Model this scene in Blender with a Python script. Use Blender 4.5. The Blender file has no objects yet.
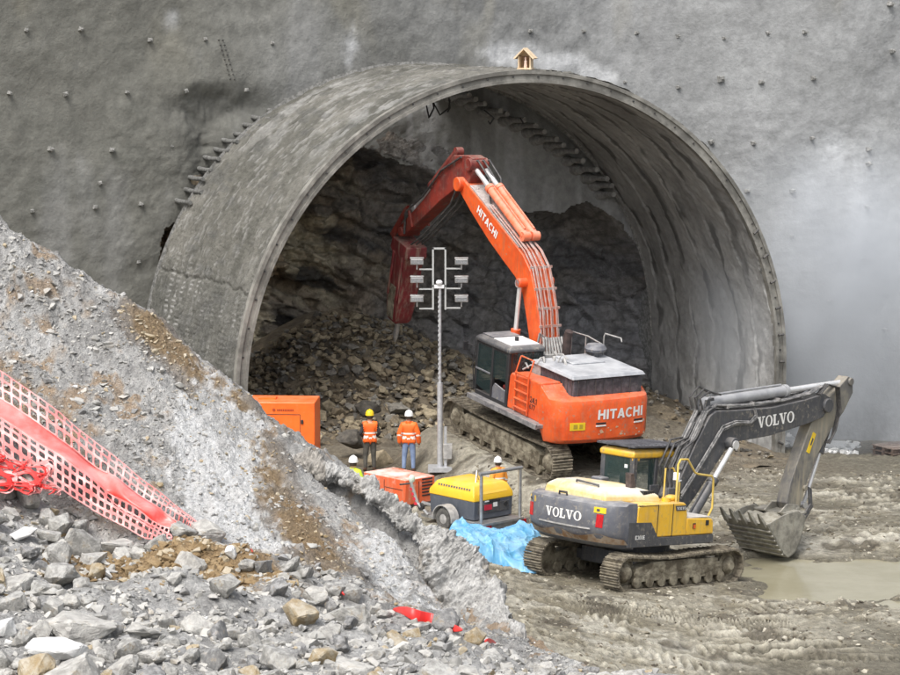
import bpy, bmesh, math, random
import numpy as np
from mathutils import Vector, Matrix, Euler, Quaternion
random.seed(7); rng = np.random.default_rng(7)
scene = bpy.context.scene
COL = scene.collection
PI = math.pi
# ------------------------------------------------------------------ camera model (900 px wide reference)
FPX = 2600.0; CAMH = 13.88; PIT = math.atan(337.5 / FPX); CP, SP = math.cos(PIT), math.sin(PIT)
def ray(u, v):
    a = (u - 450) / FPX; b = (337.5 - v) / FPX
    return Vector((a, CP + b * SP, -SP + b * CP))
def at(u, v, Y):                       # world point at distance Y down range seen at photo pixel u, v
    r = ray(u, v); return Vector((0, 0, CAMH)) + r * (Y / r.y)
# ------------------------------------------------------------------ noise
def _h(ix, iy, iz, seed):
    ix, iy, iz = np.asarray(ix), np.asarray(iy), np.asarray(iz)
    n = (ix * 374761393 + iy * 668265263 + iz * 1103515245 + seed * 974634777).astype(np.int64) & 0xffffffff
    n = ((n ^ (n >> 13)) * 1274126177) & 0xffffffff
    n = ((n ^ (n >> 16)) * 2246822519) & 0xffffffff
    return ((n ^ (n >> 15)) & 0xffffff) / float(0xffffff)
def vnoise(x, y, z=0.0, seed=0):
    x, y, z = np.broadcast_arrays(np.asarray(x, float), np.asarray(y, float), np.asarray(z, float))
    ix, iy, iz = np.floor(x).astype(np.int64), np.floor(y).astype(np.int64), np.floor(z).astype(np.int64)
    fx, fy, fz = x - ix, y - iy, z - iz
    q = lambda t: t * t * t * (t * (t * 6 - 15) + 10)
    fx, fy, fz = q(fx), q(fy), q(fz)
    r = 0
    for dx in (0, 1):
        for dy in (0, 1):
            for dz in (0, 1):
                w = (fx if dx else 1 - fx) * (fy if dy else 1 - fy) * (fz if dz else 1 - fz)
                r = r + w * _h(ix + dx, iy + dy, iz + dz, seed)
    return r * 2 - 1
def fbm(x, y, z=0.0, octv=4, seed=0, gain=0.5):
    a, f, s, t = 1.0, 1.0, 0.0, 0.0
    for i in range(octv):
        s = s + a * vnoise(np.asarray(x) * f, np.asarray(y) * f, np.asarray(z) * f, seed + i * 17); t += a; a *= gain; f *= 2.03
    return s / t
def ridged(x, y, z=0.0, octv=3, seed=0):
    a, f, s, t = 1.0, 1.0, 0.0, 0.0
    for i in range(octv):
        s = s + a * (1 - np.abs(vnoise(np.asarray(x) * f, np.asarray(y) * f, np.asarray(z) * f, seed + i * 31))); t += a; a *= .5; f *= 2.1
    return s / t
def sstep(a, b, x):
    t = np.clip((np.asarray(x, float) - a) / (b - a), 0, 1); return t * t * (3 - 2 * t)
def cellplanes(px, py, step, seed, tilt):
    """blocky facets: every scattered cell carries its own small tilted plane; returns height and distance to the cell edge"""
    r = np.random.default_rng(seed)
    x0, x1, y0, y1 = px.min() - step, px.max() + step, py.min() - step, py.max() + step
    gx, gy = np.meshgrid(np.arange(x0, x1, step), np.arange(y0, y1, step))
    cx = (gx + r.uniform(-.45, .45, gx.shape) * step).ravel(); cy = (gy + r.uniform(-.45, .45, gx.shape) * step).ravel()
    h = r.uniform(-1, 1, cx.size); tx = r.normal(0, tilt, cx.size); ty = r.normal(0, tilt, cx.size)
    out = np.zeros(px.size); edge = np.zeros(px.size); idx = np.zeros(px.size, int)
    P = np.c_[px.ravel(), py.ravel()]
    for a in range(0, len(P), 4000):
        q = P[a:a + 4000]
        d = (q[:, :1] - cx) ** 2 + (q[:, 1:] - cy) ** 2
        pr = np.argpartition(d, 1, axis=1)[:, :2]
        dd = np.take_along_axis(d, pr, 1); o = np.argsort(dd, 1)
        i = np.take_along_axis(pr, o, 1)[:, 0]; dd = np.sort(dd, 1)
        out[a:a + 4000] = h[i] + tx[i] * (q[:, 0] - cx[i]) + ty[i] * (q[:, 1] - cy[i])
        edge[a:a + 4000] = (np.sqrt(dd[:, 1]) - np.sqrt(dd[:, 0])) / step; idx[a:a + 4000] = i
    return out.reshape(px.shape), edge.reshape(px.shape), h[idx].reshape(px.shape)
# ------------------------------------------------------------------ materials
MATS = {}
def srgb(r, g, b):
    f = lambda c: c / 12.92 if c <= .04045 else ((c + .055) / 1.055) ** 2.4
    return tuple(f(c / 255.0) for c in (r, g, b))
def mat(name, c1, c2=None, scale=3.0, rough=.8, metal=0.0, bump=0.0, bscale=20.0, dust=None, dustamt=.5, attr=False,
        rough2=None, thr=(.4, .62), spec=.5, dscale=2.5, detail=6.0, bdist=.05, streak=None, splat=None):
    if name in MATS: return MATS[name]
    m = bpy.data.materials.new(name); m.use_nodes = True; nt = m.node_tree; N = nt.nodes; L = nt.links
    b = N['Principled BSDF']
    tc = N.new('ShaderNodeTexCoord'); co = tc.outputs['Object']
    def noise(sc, det=detail, vec=None):
        n = N.new('ShaderNodeTexNoise'); n.inputs['Scale'].default_value = sc; n.inputs['Detail'].default_value = det
        n.inputs['Roughness'].default_value = .62; L.new(vec or co, n.inputs['Vector']); return n.outputs['Fac']
    def ramp(fac, a, c):
        r = N.new('ShaderNodeMapRange'); r.inputs['From Min'].default_value = a; r.inputs['From Max'].default_value = c
        L.new(fac, r.inputs['Value']); return r.outputs['Result']
    def mixc(fac, a, c, mode='MIX'):
        x = N.new('ShaderNodeMix'); x.data_type = 'RGBA'; x.blend_type = mode
        if isinstance(fac, float): x.inputs[0].default_value = fac
        else: L.new(fac, x.inputs[0])
        for k, s in ((6, a), (7, c)):
            if isinstance(s, tuple): x.inputs[k].default_value = (*s, 1)
            else: L.new(s, x.inputs[k])
        return x.outputs[2]
    n1 = noise(scale)
    f1 = ramp(n1, *thr)
    if attr:
        a = N.new('ShaderNodeVertexColor'); a.layer_name = 'Col'; base = a.outputs['Color']
        lo = c1[0] if isinstance(c1, tuple) else c1; hi = c2[0] if isinstance(c2, tuple) else c2
        base = mixc(1.0, base, mixc(f1, (lo,) * 3, (hi,) * 3), 'MULTIPLY')
    else:
        base = mixc(f1, c1, c2) if c2 else None
        if base is None:
            base = mixc(f1, tuple(x * .93 for x in c1), tuple(min(1, x * 1.05) for x in c1))
    if streak:                                     # rain-washed dirt running down the sides
        mp = N.new('ShaderNodeMapping'); mp.inputs['Scale'].default_value = (9, 9, .8); L.new(co, mp.inputs['Vector'])
        sf = ramp(noise(1.0, 4, mp.outputs['Vector']), .5, .75)
        mu = N.new('ShaderNodeMath'); mu.operation = 'MULTIPLY'; mu.inputs[1].default_value = streak[1]; L.new(sf, mu.inputs[0])
        base = mixc(mu.outputs[0], base, streak[0])
    if splat:                                      # flecks, scuffs and smears of dried mud
        fs = ramp(noise(splat[2] if len(splat) > 2 else 9, 10), .56, .64); fl = ramp(noise(1.3, 3), .38, .6)
        mu = N.new('ShaderNodeMath'); mu.operation = 'MULTIPLY'; L.new(fs, mu.inputs[0]); L.new(fl, mu.inputs[1])
        mv = N.new('ShaderNodeMath'); mv.operation = 'MULTIPLY'; L.new(mu.outputs[0], mv.inputs[0]); mv.inputs[1].default_value = splat[1]
        base = mixc(mv.outputs[0], base, splat[0])
    if dust:
        g = N.new('ShaderNodeNewGeometry'); sx = N.new('ShaderNodeSeparateXYZ'); L.new(g.outputs['Normal'], sx.inputs[0])
        up = ramp(sx.outputs['Z'], .25, .9)
        dn = ramp(noise(dscale), .32, .62)
        mu = N.new('ShaderNodeMath'); mu.operation = 'MULTIPLY'; L.new(up, mu.inputs[0]); L.new(dn, mu.inputs[1])
        mu2 = N.new('ShaderNodeMath'); mu2.operation = 'MULTIPLY_ADD'; L.new(mu.outputs[0], mu2.inputs[0]); mu2.inputs[1].default_value = dustamt
        dn2 = ramp(noise(dscale * 2.7), .55, .8); mu3 = N.new('ShaderNodeMath'); mu3.operation = 'MULTIPLY'; mu3.inputs[1].default_value = dustamt * .6
        L.new(dn2, mu3.inputs[0]); L.new(mu3.outputs[0], mu2.inputs[2]); mu2.use_clamp = True
        base = mixc(mu2.outputs[0], base, dust)
    L.new(base, b.inputs['Base Color'])
    if rough2 is not None:
        r = N.new('ShaderNodeMapRange'); L.new(n1, r.inputs['Value']); r.inputs['From Min'].default_value = thr[0]; r.inputs['From Max'].default_value = thr[1]
        r.inputs['To Min'].default_value = rough; r.inputs['To Max'].default_value = rough2; L.new(r.outputs['Result'], b.inputs['Roughness'])
    else: b.inputs['Roughness'].default_value = rough
    b.inputs['Metallic'].default_value = metal; b.inputs['Specular IOR Level'].default_value = spec
    if bump:
        bp = N.new('ShaderNodeBump'); bp.inputs['Strength'].default_value = bump; bp.inputs['Distance'].default_value = bdist
        L.new(noise(bscale, 8), bp.inputs['Height']); L.new(bp.outputs['Normal'], b.inputs['Normal'])
    MATS[name] = m; return m
def glass(name, tint, alpha):
    m = bpy.data.materials.new(name); m.use_nodes = True; b = m.node_tree.nodes['Principled BSDF']
    b.inputs['Base Color'].default_value = (*tint, 1); b.inputs['Roughness'].default_value = .06
    b.inputs['Alpha'].default_value = alpha; b.inputs['Specular IOR Level'].default_value = .9
    return m
# ------------------------------------------------------------------ mesh builder
class MB:
    def __init__(s): s.bm = bmesh.new(); s.mi = 0; s.M = None
    def add(s, vs, fs):
        M = s.M
        bv = [s.bm.verts.new(M @ Vector(v) if M else Vector(v)) for v in vs]; out = []
        for f in fs:
            try: fc = s.bm.faces.new([bv[i] for i in f]); fc.material_index = s.mi; out.append(fc)
            except ValueError: pass
        return bv
    def box(s, c, d, rot=None, top=None):
        x, y, z = (k / 2 for k in d); t = top or (1, 1)
        vs = [Vector((sx * x * (t[0] if sz > 0 else 1), sy * y * (t[1] if sz > 0 else 1), sz * z)) for sz in (-1, 1) for sx, sy in ((-1, -1), (1, -1), (1, 1), (-1, 1))]
        if rot: R = Euler(rot).to_matrix(); vs = [R @ v for v in vs]
        c = Vector(c)
        s.add([v + c for v in vs], [(3, 2, 1, 0), (4, 5, 6, 7), (0, 1, 5, 4), (1, 2, 6, 5), (2, 3, 7, 6), (3, 0, 4, 7)])
    def bx(s, x0, x1, y0, y1, z0, z1): s.box(((x0 + x1) / 2, (y0 + y1) / 2, (z0 + z1) / 2), (abs(x1 - x0), abs(y1 - y0), abs(z1 - z0)))
    def prism(s, poly, a0, a1, axis='y'):
        n = len(poly)
        def P(p, a): return (p[0], a, p[1]) if axis == 'y' else ((a, p[0], p[1]) if axis == 'x' else (p[0], p[1], a))
        s.add([P(p, a0) for p in poly] + [P(p, a1) for p in poly],
              [tuple(range(n)), tuple(range(2 * n - 1, n - 1, -1))] + [(i, (i + 1) % n, n + (i + 1) % n, n + i) for i in range(n)])
    def loft(s, rings, cap=True, closed=True):
        n = len(rings[0]); vs = [v for r in rings for v in r]; fs = []
        for k in range(len(rings) - 1):
            for i in range(n if closed else n - 1):
                j = (i + 1) % n; fs.append((k * n + i, k * n + j, (k + 1) * n + j, (k + 1) * n + i))
        if cap: fs += [tuple(range(n)), tuple((len(rings) - 1) * n + i for i in range(n - 1, -1, -1))]
        return s.add(vs, fs)
    def cyl(s, p0, p1, r0, r1=None, n=12, cap=True):
        s.tube([p0, p1], [r0, r0 if r1 is None else r1], n, cap)
    def tube(s, pts, r, n=8, cap=True):
        pts = [Vector(p) for p in pts]; rr = r if isinstance(r, (list, tuple)) else [r] * len(pts)
        rings = []; ref = None
        for i, p in enumerate(pts):
            d = (pts[min(i + 1, len(pts) - 1)] - pts[max(i - 1, 0)]).normalized()
            if ref is None: ref = Vector((0, 0, 1)) if abs(d.z) < .9 else Vector((1, 0, 0))
            a = d.cross(ref).normalized(); ref2 = a.cross(d)
            rings.append([p + (a * math.cos(t) + ref2 * math.sin(t)) * rr[i] for t in (2 * PI * k / n for k in range(n))])
            ref = ref2
        s.loft(rings, cap)
    def lathe(s, prof, c=(0, 0, 0), axis='z', n=20):
        rings = []
        for r, h in prof:
            ring = []
            for k in range(n):
                t = 2 * PI * k / n; a, b = r * math.cos(t), r * math.sin(t)
                v = (a, b, h) if axis == 'z' else ((a, h, b) if axis == 'y' else (h, a, b))
                ring.append(Vector(v) + Vector(c))
            rings.append(ring)
        s.loft(rings, True)
    def ball(s, c, r, n=10, sq=(1, 1, 1)):
        c = Vector(c); rings = []
        for i in range(1, n // 2 + 1):
            ph = PI * i / (n // 2 + 1)
            rings.append([c + Vector((r * math.sin(ph) * math.cos(2 * PI * k / n) * sq[0], r * math.sin(ph) * math.sin(2 * PI * k / n) * sq[1], r * math.cos(ph) * sq[2])) for k in range(n)])
        s.loft(rings, True)
    def quad(s, a, b, c, d): s.add([a, b, c, d], [(0, 1, 2, 3)])
    def mesh(s, name, mats, smooth=None, recalc=True):
        if recalc: bmesh.ops.recalc_face_normals(s.bm, faces=s.bm.faces)
        me = bpy.data.meshes.new(name); s.bm.to_mesh(me); s.bm.free()
        for m in (mats if isinstance(mats, (list, tuple)) else [mats]): me.materials.append(m)
        if smooth is not None:
            me.shade_smooth(); me.set_sharp_from_angle(angle=math.radians(smooth))
        return me
    def build(s, name, mats, parent=None, bevel=0, smooth=None, seg=2, loc=None, rot=None, recalc=True):
        o = bpy.data.objects.new(name, s.mesh(name, mats, smooth if smooth is not None else (40 if bevel else None), recalc)); COL.objects.link(o)
        if parent: o.parent = parent
        if loc is not None: o.location = loc
        if rot is not None: o.rotation_euler = rot
        if bevel:
            b = o.modifiers.new('edge', 'BEVEL'); b.width = bevel; b.segments = seg; b.limit_method = 'ANGLE'; b.angle_limit = math.radians(35); b.use_clamp_overlap = True
        return o
def empty(name, loc=(0, 0, 0), rot=(0, 0, 0)):
    o = bpy.data.objects.new(name, None); COL.objects.link(o); o.location = loc; o.rotation_euler = rot; o.empty_display_size = .3; return o
def tag(o, label, cat, group=None, kind=None):
    o['label'] = label; o['category'] = cat
    if group: o['group'] = group
    if kind: o['kind'] = kind
    return o
def struct(o): o['kind'] = 'structure'; return o
def gridmesh(name, X, Y, Z, col=None, keep=None, mats=None, smooth=True):
    """sheet from 2-D arrays of coordinates"""
    n, m = X.shape; V = np.c_[X.ravel(), Y.ravel(), Z.ravel()]
    i = np.arange(n * m).reshape(n, m)
    F = np.stack([i[:-1, :-1], i[:-1, 1:], i[1:, 1:], i[1:, :-1]], -1).reshape(-1, 4)
    if keep is not None:
        k = keep.ravel(); F = F[k[F].any(1)]
    me = bpy.data.meshes.new(name)
    used = np.unique(F); mp = np.full(n * m, -1); mp[used] = np.arange(len(used)); F = mp[F]; V = V[used]
    me.vertices.add(len(V)); me.vertices.foreach_set('co', V.astype(np.float32).ravel())
    me.loops.add(F.size); me.loops.foreach_set('vertex_index', F.astype(np.int32).ravel())
    me.polygons.add(len(F)); me.polygons.foreach_set('loop_start', np.arange(0, F.size, 4, dtype=np.int32))
    me.update(calc_edges=True); me.validate()
    if col is not None:
        c = np.c_[col.reshape(-1, 3)[used], np.ones(len(used))].astype(np.float32)
        a = me.attributes.new('Col', 'FLOAT_COLOR', 'POINT'); a.data.foreach_set('color', c.ravel())
    if smooth: me.shade_smooth()
    for x in (mats or []): me.materials.append(x)
    return me
def link(name, me, parent=None, loc=None):
    o = bpy.data.objects.new(name, me); COL.objects.link(o)
    if parent: o.parent = parent
    if loc is not None: o.location = loc
    return o
def lerp(a, b, t): return a + (b - a) * t
def cmix(a, b, t): return np.asarray(a) + (np.asarray(b) - np.asarray(a)) * np.asarray(t)[..., None]
# ------------------------------------------------------------------ lettering drawn from convex strokes
def ring_strokes(cx, cy, rx, ry, wx, wy, a0=0, a1=360, n=20):
    q = []
    for k in range(n):
        t0, t1 = math.radians(lerp(a0, a1, k / n)), math.radians(lerp(a0, a1, (k + 1) / n))
        o = lambda t: (cx + rx * math.cos(t), cy + ry * math.sin(t)); i = lambda t: (cx + (rx - wx) * math.cos(t), cy + (ry - wy) * math.sin(t))
        q.append([i(t0), o(t0), o(t1), i(t1)])
    return q
def rc(x0, y0, x1, y1): return [(x0, y0), (x1, y0), (x1, y1), (x0, y1)]
SLAB = {
    'V': (1.02, [[(.06, 1), (.36, 1), (.63, .0), (.45, 0)], [(.82, 1), (.70, 1), (.50, .0), (.63, 0)], rc(0, .88, .44, 1), rc(.60, .88, .96, 1)]),
    'O': (.98, ring_strokes(.47, .5, .47, .52, .22, .1)),
    'L': (.80, [rc(.08, 0, .34, 1), rc(0, .88, .44, 1), rc(0, 0, .74, .13), rc(.62, .1, .74, .36)]),
    'E': (.8, [rc(.08, 0, .34, 1), rc(0, .87, .7, 1), rc(0, 0, .74, .13), rc(.3, .44, .55, .56), rc(.6, .7, .7, .9), rc(.62, .1, .74, .32)]),
}
SANS = {
    'H': (.95, [rc(0, 0, .24, 1), rc(.58, 0, .82, 1), rc(.2, .39, .62, .61)]),
    'I': (.36, [rc(0, 0, .24, 1)]),
    'T': (.86, [rc(0, .8, .78, 1), rc(.27, 0, .51, .85)]),
    'A': (.96, [[(0, 0), (.25, 0), (.56, 1), (.32, 1)], [(.88, 0), (.63, 0), (.32, 1), (.56, 1)], rc(.2, .2, .68, .38)]),
    'C': (.92, ring_strokes(.44, .5, .44, .52, .23, .2, 42, 318)),
    'E': (.72, [rc(0, 0, .22, 1), rc(.2, .8, .64, 1), rc(.2, .4, .58, .58), rc(.2, 0, .64, .2)]),
    '3': (.72, ring_strokes(.3, .73, .34, .29, .18, .15, -70, 160, 10) + ring_strokes(.3, .28, .36, .3, .18, .15, -160, 80, 10)),
    '0': (.76, ring_strokes(.34, .5, .34, .52, .19, .15)),
    '2': (.74, ring_strokes(.32, .7, .33, .31, .16, .14, -30, 170, 10) + [rc(0, 0, .66, .16), [(0, .1), (.2, .1), (.62, .56), (.46, .6)]]),
    '4': (.76, [rc(.42, 0, .6, 1), rc(0, .22, .7, .38), [(0, .3), (.18, .3), (.5, .95), (.4, 1)]]),
    '1': (.44, [rc(.16, 0, .34, 1), [(0, .72), (.16, .72), (.2, .98), (.16, 1)]]),
    '7': (.7, [rc(0, .84, .62, 1), [(.12, 0), (.3, 0), (.62, .9), (.44, .9)]]),
    '6': (.74, ring_strokes(.33, .3, .33, .31, .16, .14) + [[(0, .3), (.16, .3), (.5, 1), (.32, 1)]]),
    '-': (.5, [rc(.04, .4, .38, .55)]), '.': (.3, [rc(.02, 0, .18, .18)]), ' ': (.4, []),
}
def write(mb, text, font, h, f, mi, squash=1.0):
    """f maps lettering coordinates (metres, centred) to 3-D; strokes are laid as thin films a few mm proud, each on its own tiny step"""
    w = sum(font[c][0] for c in text) * h * squash; x = -w / 2; old = mb.mi; mb.mi = mi; k = 0
    for c in text:
        adv, st = font[c]
        for q in st:
            mb.add([f(x + p[0] * h * squash, (p[1] - .5) * h, .0006 * (k % 5)) for p in q], [(0, 1, 2, 3)]); k += 1
        x += adv * h * squash
    mb.mi = old
# ================================================================== tunnel frame: s across, l along the axis (away), z up
A0 = np.array([2.35, 82.0]); TH = math.radians(25.9); AX = np.array([-math.sin(TH), math.cos(TH)]); RT = np.array([math.cos(TH), math.sin(TH)])
ZC, RO, RI, BL = 1.84, 9.81, 9.50, 8.15        # axis height, outer and inner radius, barrel length
def tw(s, l, z):                                # tunnel -> world
    return np.asarray(A0[0] + RT[0] * s + AX[0] * l), np.asarray(A0[1] + RT[1] * s + AX[1] * l), np.asarray(z, float) + 0 * np.asarray(s)
def twv(s, l, z): return Vector((A0[0] + RT[0] * s + AX[0] * l, A0[1] + RT[1] * s + AX[1] * l, z))
def wall_l(s, z):
    s = np.asarray(s, float)
    return 9.2 - 4.4 * sstep(6.5, 17, s) - 1.6 * sstep(15, 26, s) - 1.5 * sstep(-14, -30, s) + .05 * (np.asarray(z) - 12)
def hit_wall(u, v):
    r = ray(u, v); lo, hi = 60.0, 125.0
    def g(Y):
        t = Y / r.y; x, y, z = r.x * t, Y, CAMH + r.z * t; dx, dy = x - A0[0], y - A0[1]
        s = dx * RT[0] + dy * RT[1]; return dx * AX[0] + dy * AX[1] - wall_l(s, z), s, z
    for _ in range(50):
        mid = (lo + hi) / 2
        if g(mid)[0] > 0: hi = mid
        else: lo = mid
    _, s, z = g(lo); return float(s), float(z)
# ------------------------------------------------------------------ ground
HPL = (2.708, 75.537, .738, -.051, .092); VPL = (4.727, 65.431, -.794, -.0743, -.0743)   # planes the two machines stand on
RUTS = [  # wheel and track prints in the mud: polyline, half width, depth, grouser pitch
    ([(1.5, 60.2), (5.2, 61.6), (8.4, 63.0), (10.0, 64.2)], .27, .07, .23), ([(1.2, 58.9), (5.4, 60.0), (9.0, 61.0), (12.5, 62.6)], .27, .08, .23),
    ([(3.0, 57.0), (7.0, 58.6), (12.0, 60.0), (16, 60.5)], .26, .06, .23), ([(5.5, 55.6), (9.0, 57.0), (14.0, 57.6)], .26, .07, .23),
    ([(6.0, 74.5), (9.0, 74.2), (13.0, 75.5)], .3, .05, .26), ([(6.5, 77.5), (10.0, 77.0), (15.0, 78.8)], .3, .06, .26), ([(8.0, 71.5), (12.0, 72.3), (16, 71.6)], .28, .06, .23),
    ([(0.8, 63.2), (3.5, 61.4), (7.5, 60.8), (13, 59.2)], .26, .06, .23), ([(2.0, 57.6), (5.0, 58.0), (9.5, 59.4), (14, 62.0)], .26, .06, .23), ([(9.5, 78.5), (12.5, 80.5), (16, 80.8)], .28, .05, .26), ([(8, 76.2), (12, 77.6), (16, 77.0)], .26, .05, .26),
    ([(2.3, 62.4), (3.6, 63.2), (4.6, 63.9)], .28, .05, .23), ([(7.0, 81), (10.5, 81.4), (15.0, 83.4)], .3, .05, .26),
]
_rr = random.Random(31)
for _k in range(15):                      # long tyre and track lines criss-crossing the yard
    _x, _y = _rr.uniform(0, 3), _rr.uniform(56.5, 63) if _k < 9 else _rr.uniform(73, 85); _a = _rr.uniform(-.12, .16); _p = []
    for _j in range(8): _p.append((_x, _y)); _x += 2.2; _y += 2.2 * _a; _a += _rr.uniform(-.08, .08)
    RUTS.append((_p, _rr.choice((.12, .14, .24)), _rr.uniform(.03, .055), _rr.choice((.1, .14, .23))))
def gbase(x, y):
    z = -1.05 * sstep(-.5, 8.0, x) - .25 * sstep(62, 54, y) * sstep(1, 6, x) - .95 * sstep(80, 94, y) * sstep(7, 15, x)
    return z
def ground_z(x, y, fine=True):
    x = np.asarray(x, float); y = np.asarray(y, float)
    z = gbase(x, y)
    # muck ramp rising to the rock face
    dx, dy = x - A0[0], y - A0[1]; s = dx * RT[0] + dy * RT[1]; l = dx * AX[0] + dy * AX[1]
    z = z + 1.0 * sstep(-2.5, 8, l) * sstep(11.5, 8, np.abs(s))
    if fine:
        n = .09 * fbm(x * .35, y * .35, 0, 3, 3) + .045 * fbm(x * 1.3, y * 1.3, 2, 4, 5) + .03 * (ridged(x * 3.2, y * 4.1, 1, 3, 9) - .6)
        clod = np.clip(fbm(x * 4.2, y * 4.2, 5, 4, 21), 0, 1) ** 1.2 * .17
        z = z + n + clod * sstep(-.25, .3, fbm(x * .3, y * .3, 7, 2, 33))
        for pts, hw, dep, pitch in RUTS:
            best = np.full(x.shape, 9.0); sl = np.zeros(x.shape); acc = 0
            for (ax_, ay_), (bx_, by_) in zip(pts[:-1], pts[1:]):
                L = math.hypot(bx_ - ax_, by_ - ay_); ux, uy = (bx_ - ax_) / L, (by_ - ay_) / L
                t = np.clip((x - ax_) * ux + (y - ay_) * uy, 0, L); d = np.hypot(x - ax_ - t * ux, y - ay_ - t * uy)
                q = d < best; best = np.where(q, d, best); sl = np.where(q, acc + t, sl); acc += L
            best = best + .05 * fbm(x * 2, y * 2, 4, 2, 8)
            inn = sstep(hw + .08, hw - .05, best); wear = sstep(-.35, .25, fbm(x * .8, y * .8, 11, 2, 14))
            z = z * (1 - inn * wear * .55) + (gbase(x, y) - dep) * inn * wear * .55
            z = z + inn * wear * .05 * np.sign(np.sin(sl * 2 * PI / pitch)) * np.abs(np.sin(sl * 2 * PI / pitch)) ** .5
            z = z + .05 * np.exp(-((best - hw - .12) / .1) ** 2) * wear
        z = z + .32 * np.exp(-(((x - 6.6) / 1.7) ** 2 + ((y - 80) / 1.6) ** 2)) * (1 + .6 * fbm(x * 2.5, y * 2.5, 3, 3, 6))
        z = z + .30 * np.exp(-(((x - 9.0) / 1.0) ** 2 + ((y - 70.6) / .9) ** 2)) + .22 * np.exp(-(((x - 11.8) / 1.3) ** 2 + ((y - 71) / 1.2) ** 2)) * (1 + fbm(x * 2.5, y * 2.5, 3, 3, 61))
    # basin of the puddle
    e = np.hypot((x - 10.6) / 3.3, (y - 66.6) / 2.6) + .55 * fbm(x * .7, y * .9, 3, 4, 44)
    z = lerp(z, np.minimum(z, -1.32), sstep(1.3, .72, e))
    for (px, py, pz, gx, gy), hl, hw, yaw in ((HPL, 3.4, 1.75, 119), (VPL, 2.75, 1.7, 45)):
        a = math.radians(yaw); u = (x - px) * math.cos(a) + (y - py) * math.sin(a); w = -(x - px) * math.sin(a) + (y - py) * math.cos(a)
        d = np.hypot(np.maximum(np.abs(u) - hl, 0), np.maximum(np.abs(w) - hw, 0))
        pl = pz + gx * (x - px) + gy * (y - py) - .03
        z = lerp(z, pl + .05 * fbm(x * 2.2, y * 2.2, 0, 3, 71) * 1.0, sstep(1.5, .05, d))
    return z
def ghit(u, v):
    lo, hi = 50.0, 100.0
    for _ in range(40):
        m = (lo + hi) / 2; p = at(u, v, m)
        if p.z > gz(p.x, p.y): lo = m
        else: hi = m
    return at(u, v, lo)
def gz(x, y): return float(ground_z(np.array([x]), np.array([y]))[0])
M_mud = mat('mud', .58, 1.34, scale=6, attr=True, rough=.92, rough2=.5, thr=(.3, .7), bump=.8, bscale=14, bdist=.10, detail=12)
def build_ground():
    xs = np.concatenate([np.linspace(-60, -9, 18)[:-1], np.linspace(-9, -1, 60)[:-1], np.linspace(-1, 17.5, 420), np.linspace(17.5, 60, 22)[1:]])
    ys = np.concatenate([np.linspace(-30, 50, 18)[:-1], np.linspace(50, 55, 20)[:-1], np.linspace(55, 70, 300)[:-1], np.linspace(70, 84, 180)[:-1], np.linspace(84, 101, 80), np.linspace(101, 130, 8)[1:]])
    X, Y = np.meshgrid(xs, ys); Z = ground_z(X, Y)
    Z = np.where(Y < 52, np.minimum(Z, -.9), Z)
    def blur(A, k):
        for ax in (0, 1): A = sum(np.roll(A, j, ax) for j in range(-k, k + 1)) / (2 * k + 1)
        return A
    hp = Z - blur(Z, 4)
    n = fbm(X * .5, Y * .5, 3, 4, 101); n2 = fbm(X * 1.7, Y * 1.7, 5, 4, 102); rel = Z - gbase(X, Y)
    wet, drym = (.17, .15, .105), (.305, .285, .228)
    c = cmix(np.broadcast_to(wet, X.shape + (3,)), drym, np.clip(.58 + .9 * n + .8 * n2 + 1.2 * (rel - .02) + 6 * hp, 0, 1))
    c = cmix(c, (.43, .41, .35), sstep(.12, .42, fbm(X * .6, Y * 1.9, 9, 5, 55)) * .6)            # dried cement-grey crust
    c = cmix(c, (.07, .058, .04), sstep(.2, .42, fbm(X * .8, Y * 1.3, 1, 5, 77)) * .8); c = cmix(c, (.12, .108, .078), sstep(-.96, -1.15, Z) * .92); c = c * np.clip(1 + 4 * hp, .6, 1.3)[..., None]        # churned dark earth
    c = cmix(c, (.07, .058, .04), np.exp(-(((X - 6.6) / 1.7) ** 2 + ((Y - 80) / 1.5) ** 2)) * .8)
    c = cmix(c, (.135, .112, .08), sstep(-6.5, -1, (X - A0[0]) * AX[0] + (Y - A0[1]) * AX[1]) * sstep(11, 9, np.abs((X - A0[0]) * RT[0] + (Y - A0[1]) * RT[1])) * .8)
    o = link('ground', gridmesh('ground', X, Y, Z, c, mats=[M_mud])); struct(o)
    return o
build_ground()
def build_water():
    m = mat('muddy_water', (.32, .30, .215), (.27, .25, .17), scale=.6, rough=.10, bump=.25, bscale=3, bdist=.02, spec=.5)
    X, Y = np.meshgrid(np.linspace(6.3, 15, 30), np.linspace(63.0, 70.3, 20)); Z = np.full(X.shape, -1.16)
    struct(link('puddle_water', gridmesh('puddle_water', X, Y, Z, mats=[m])))
build_water()
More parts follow.
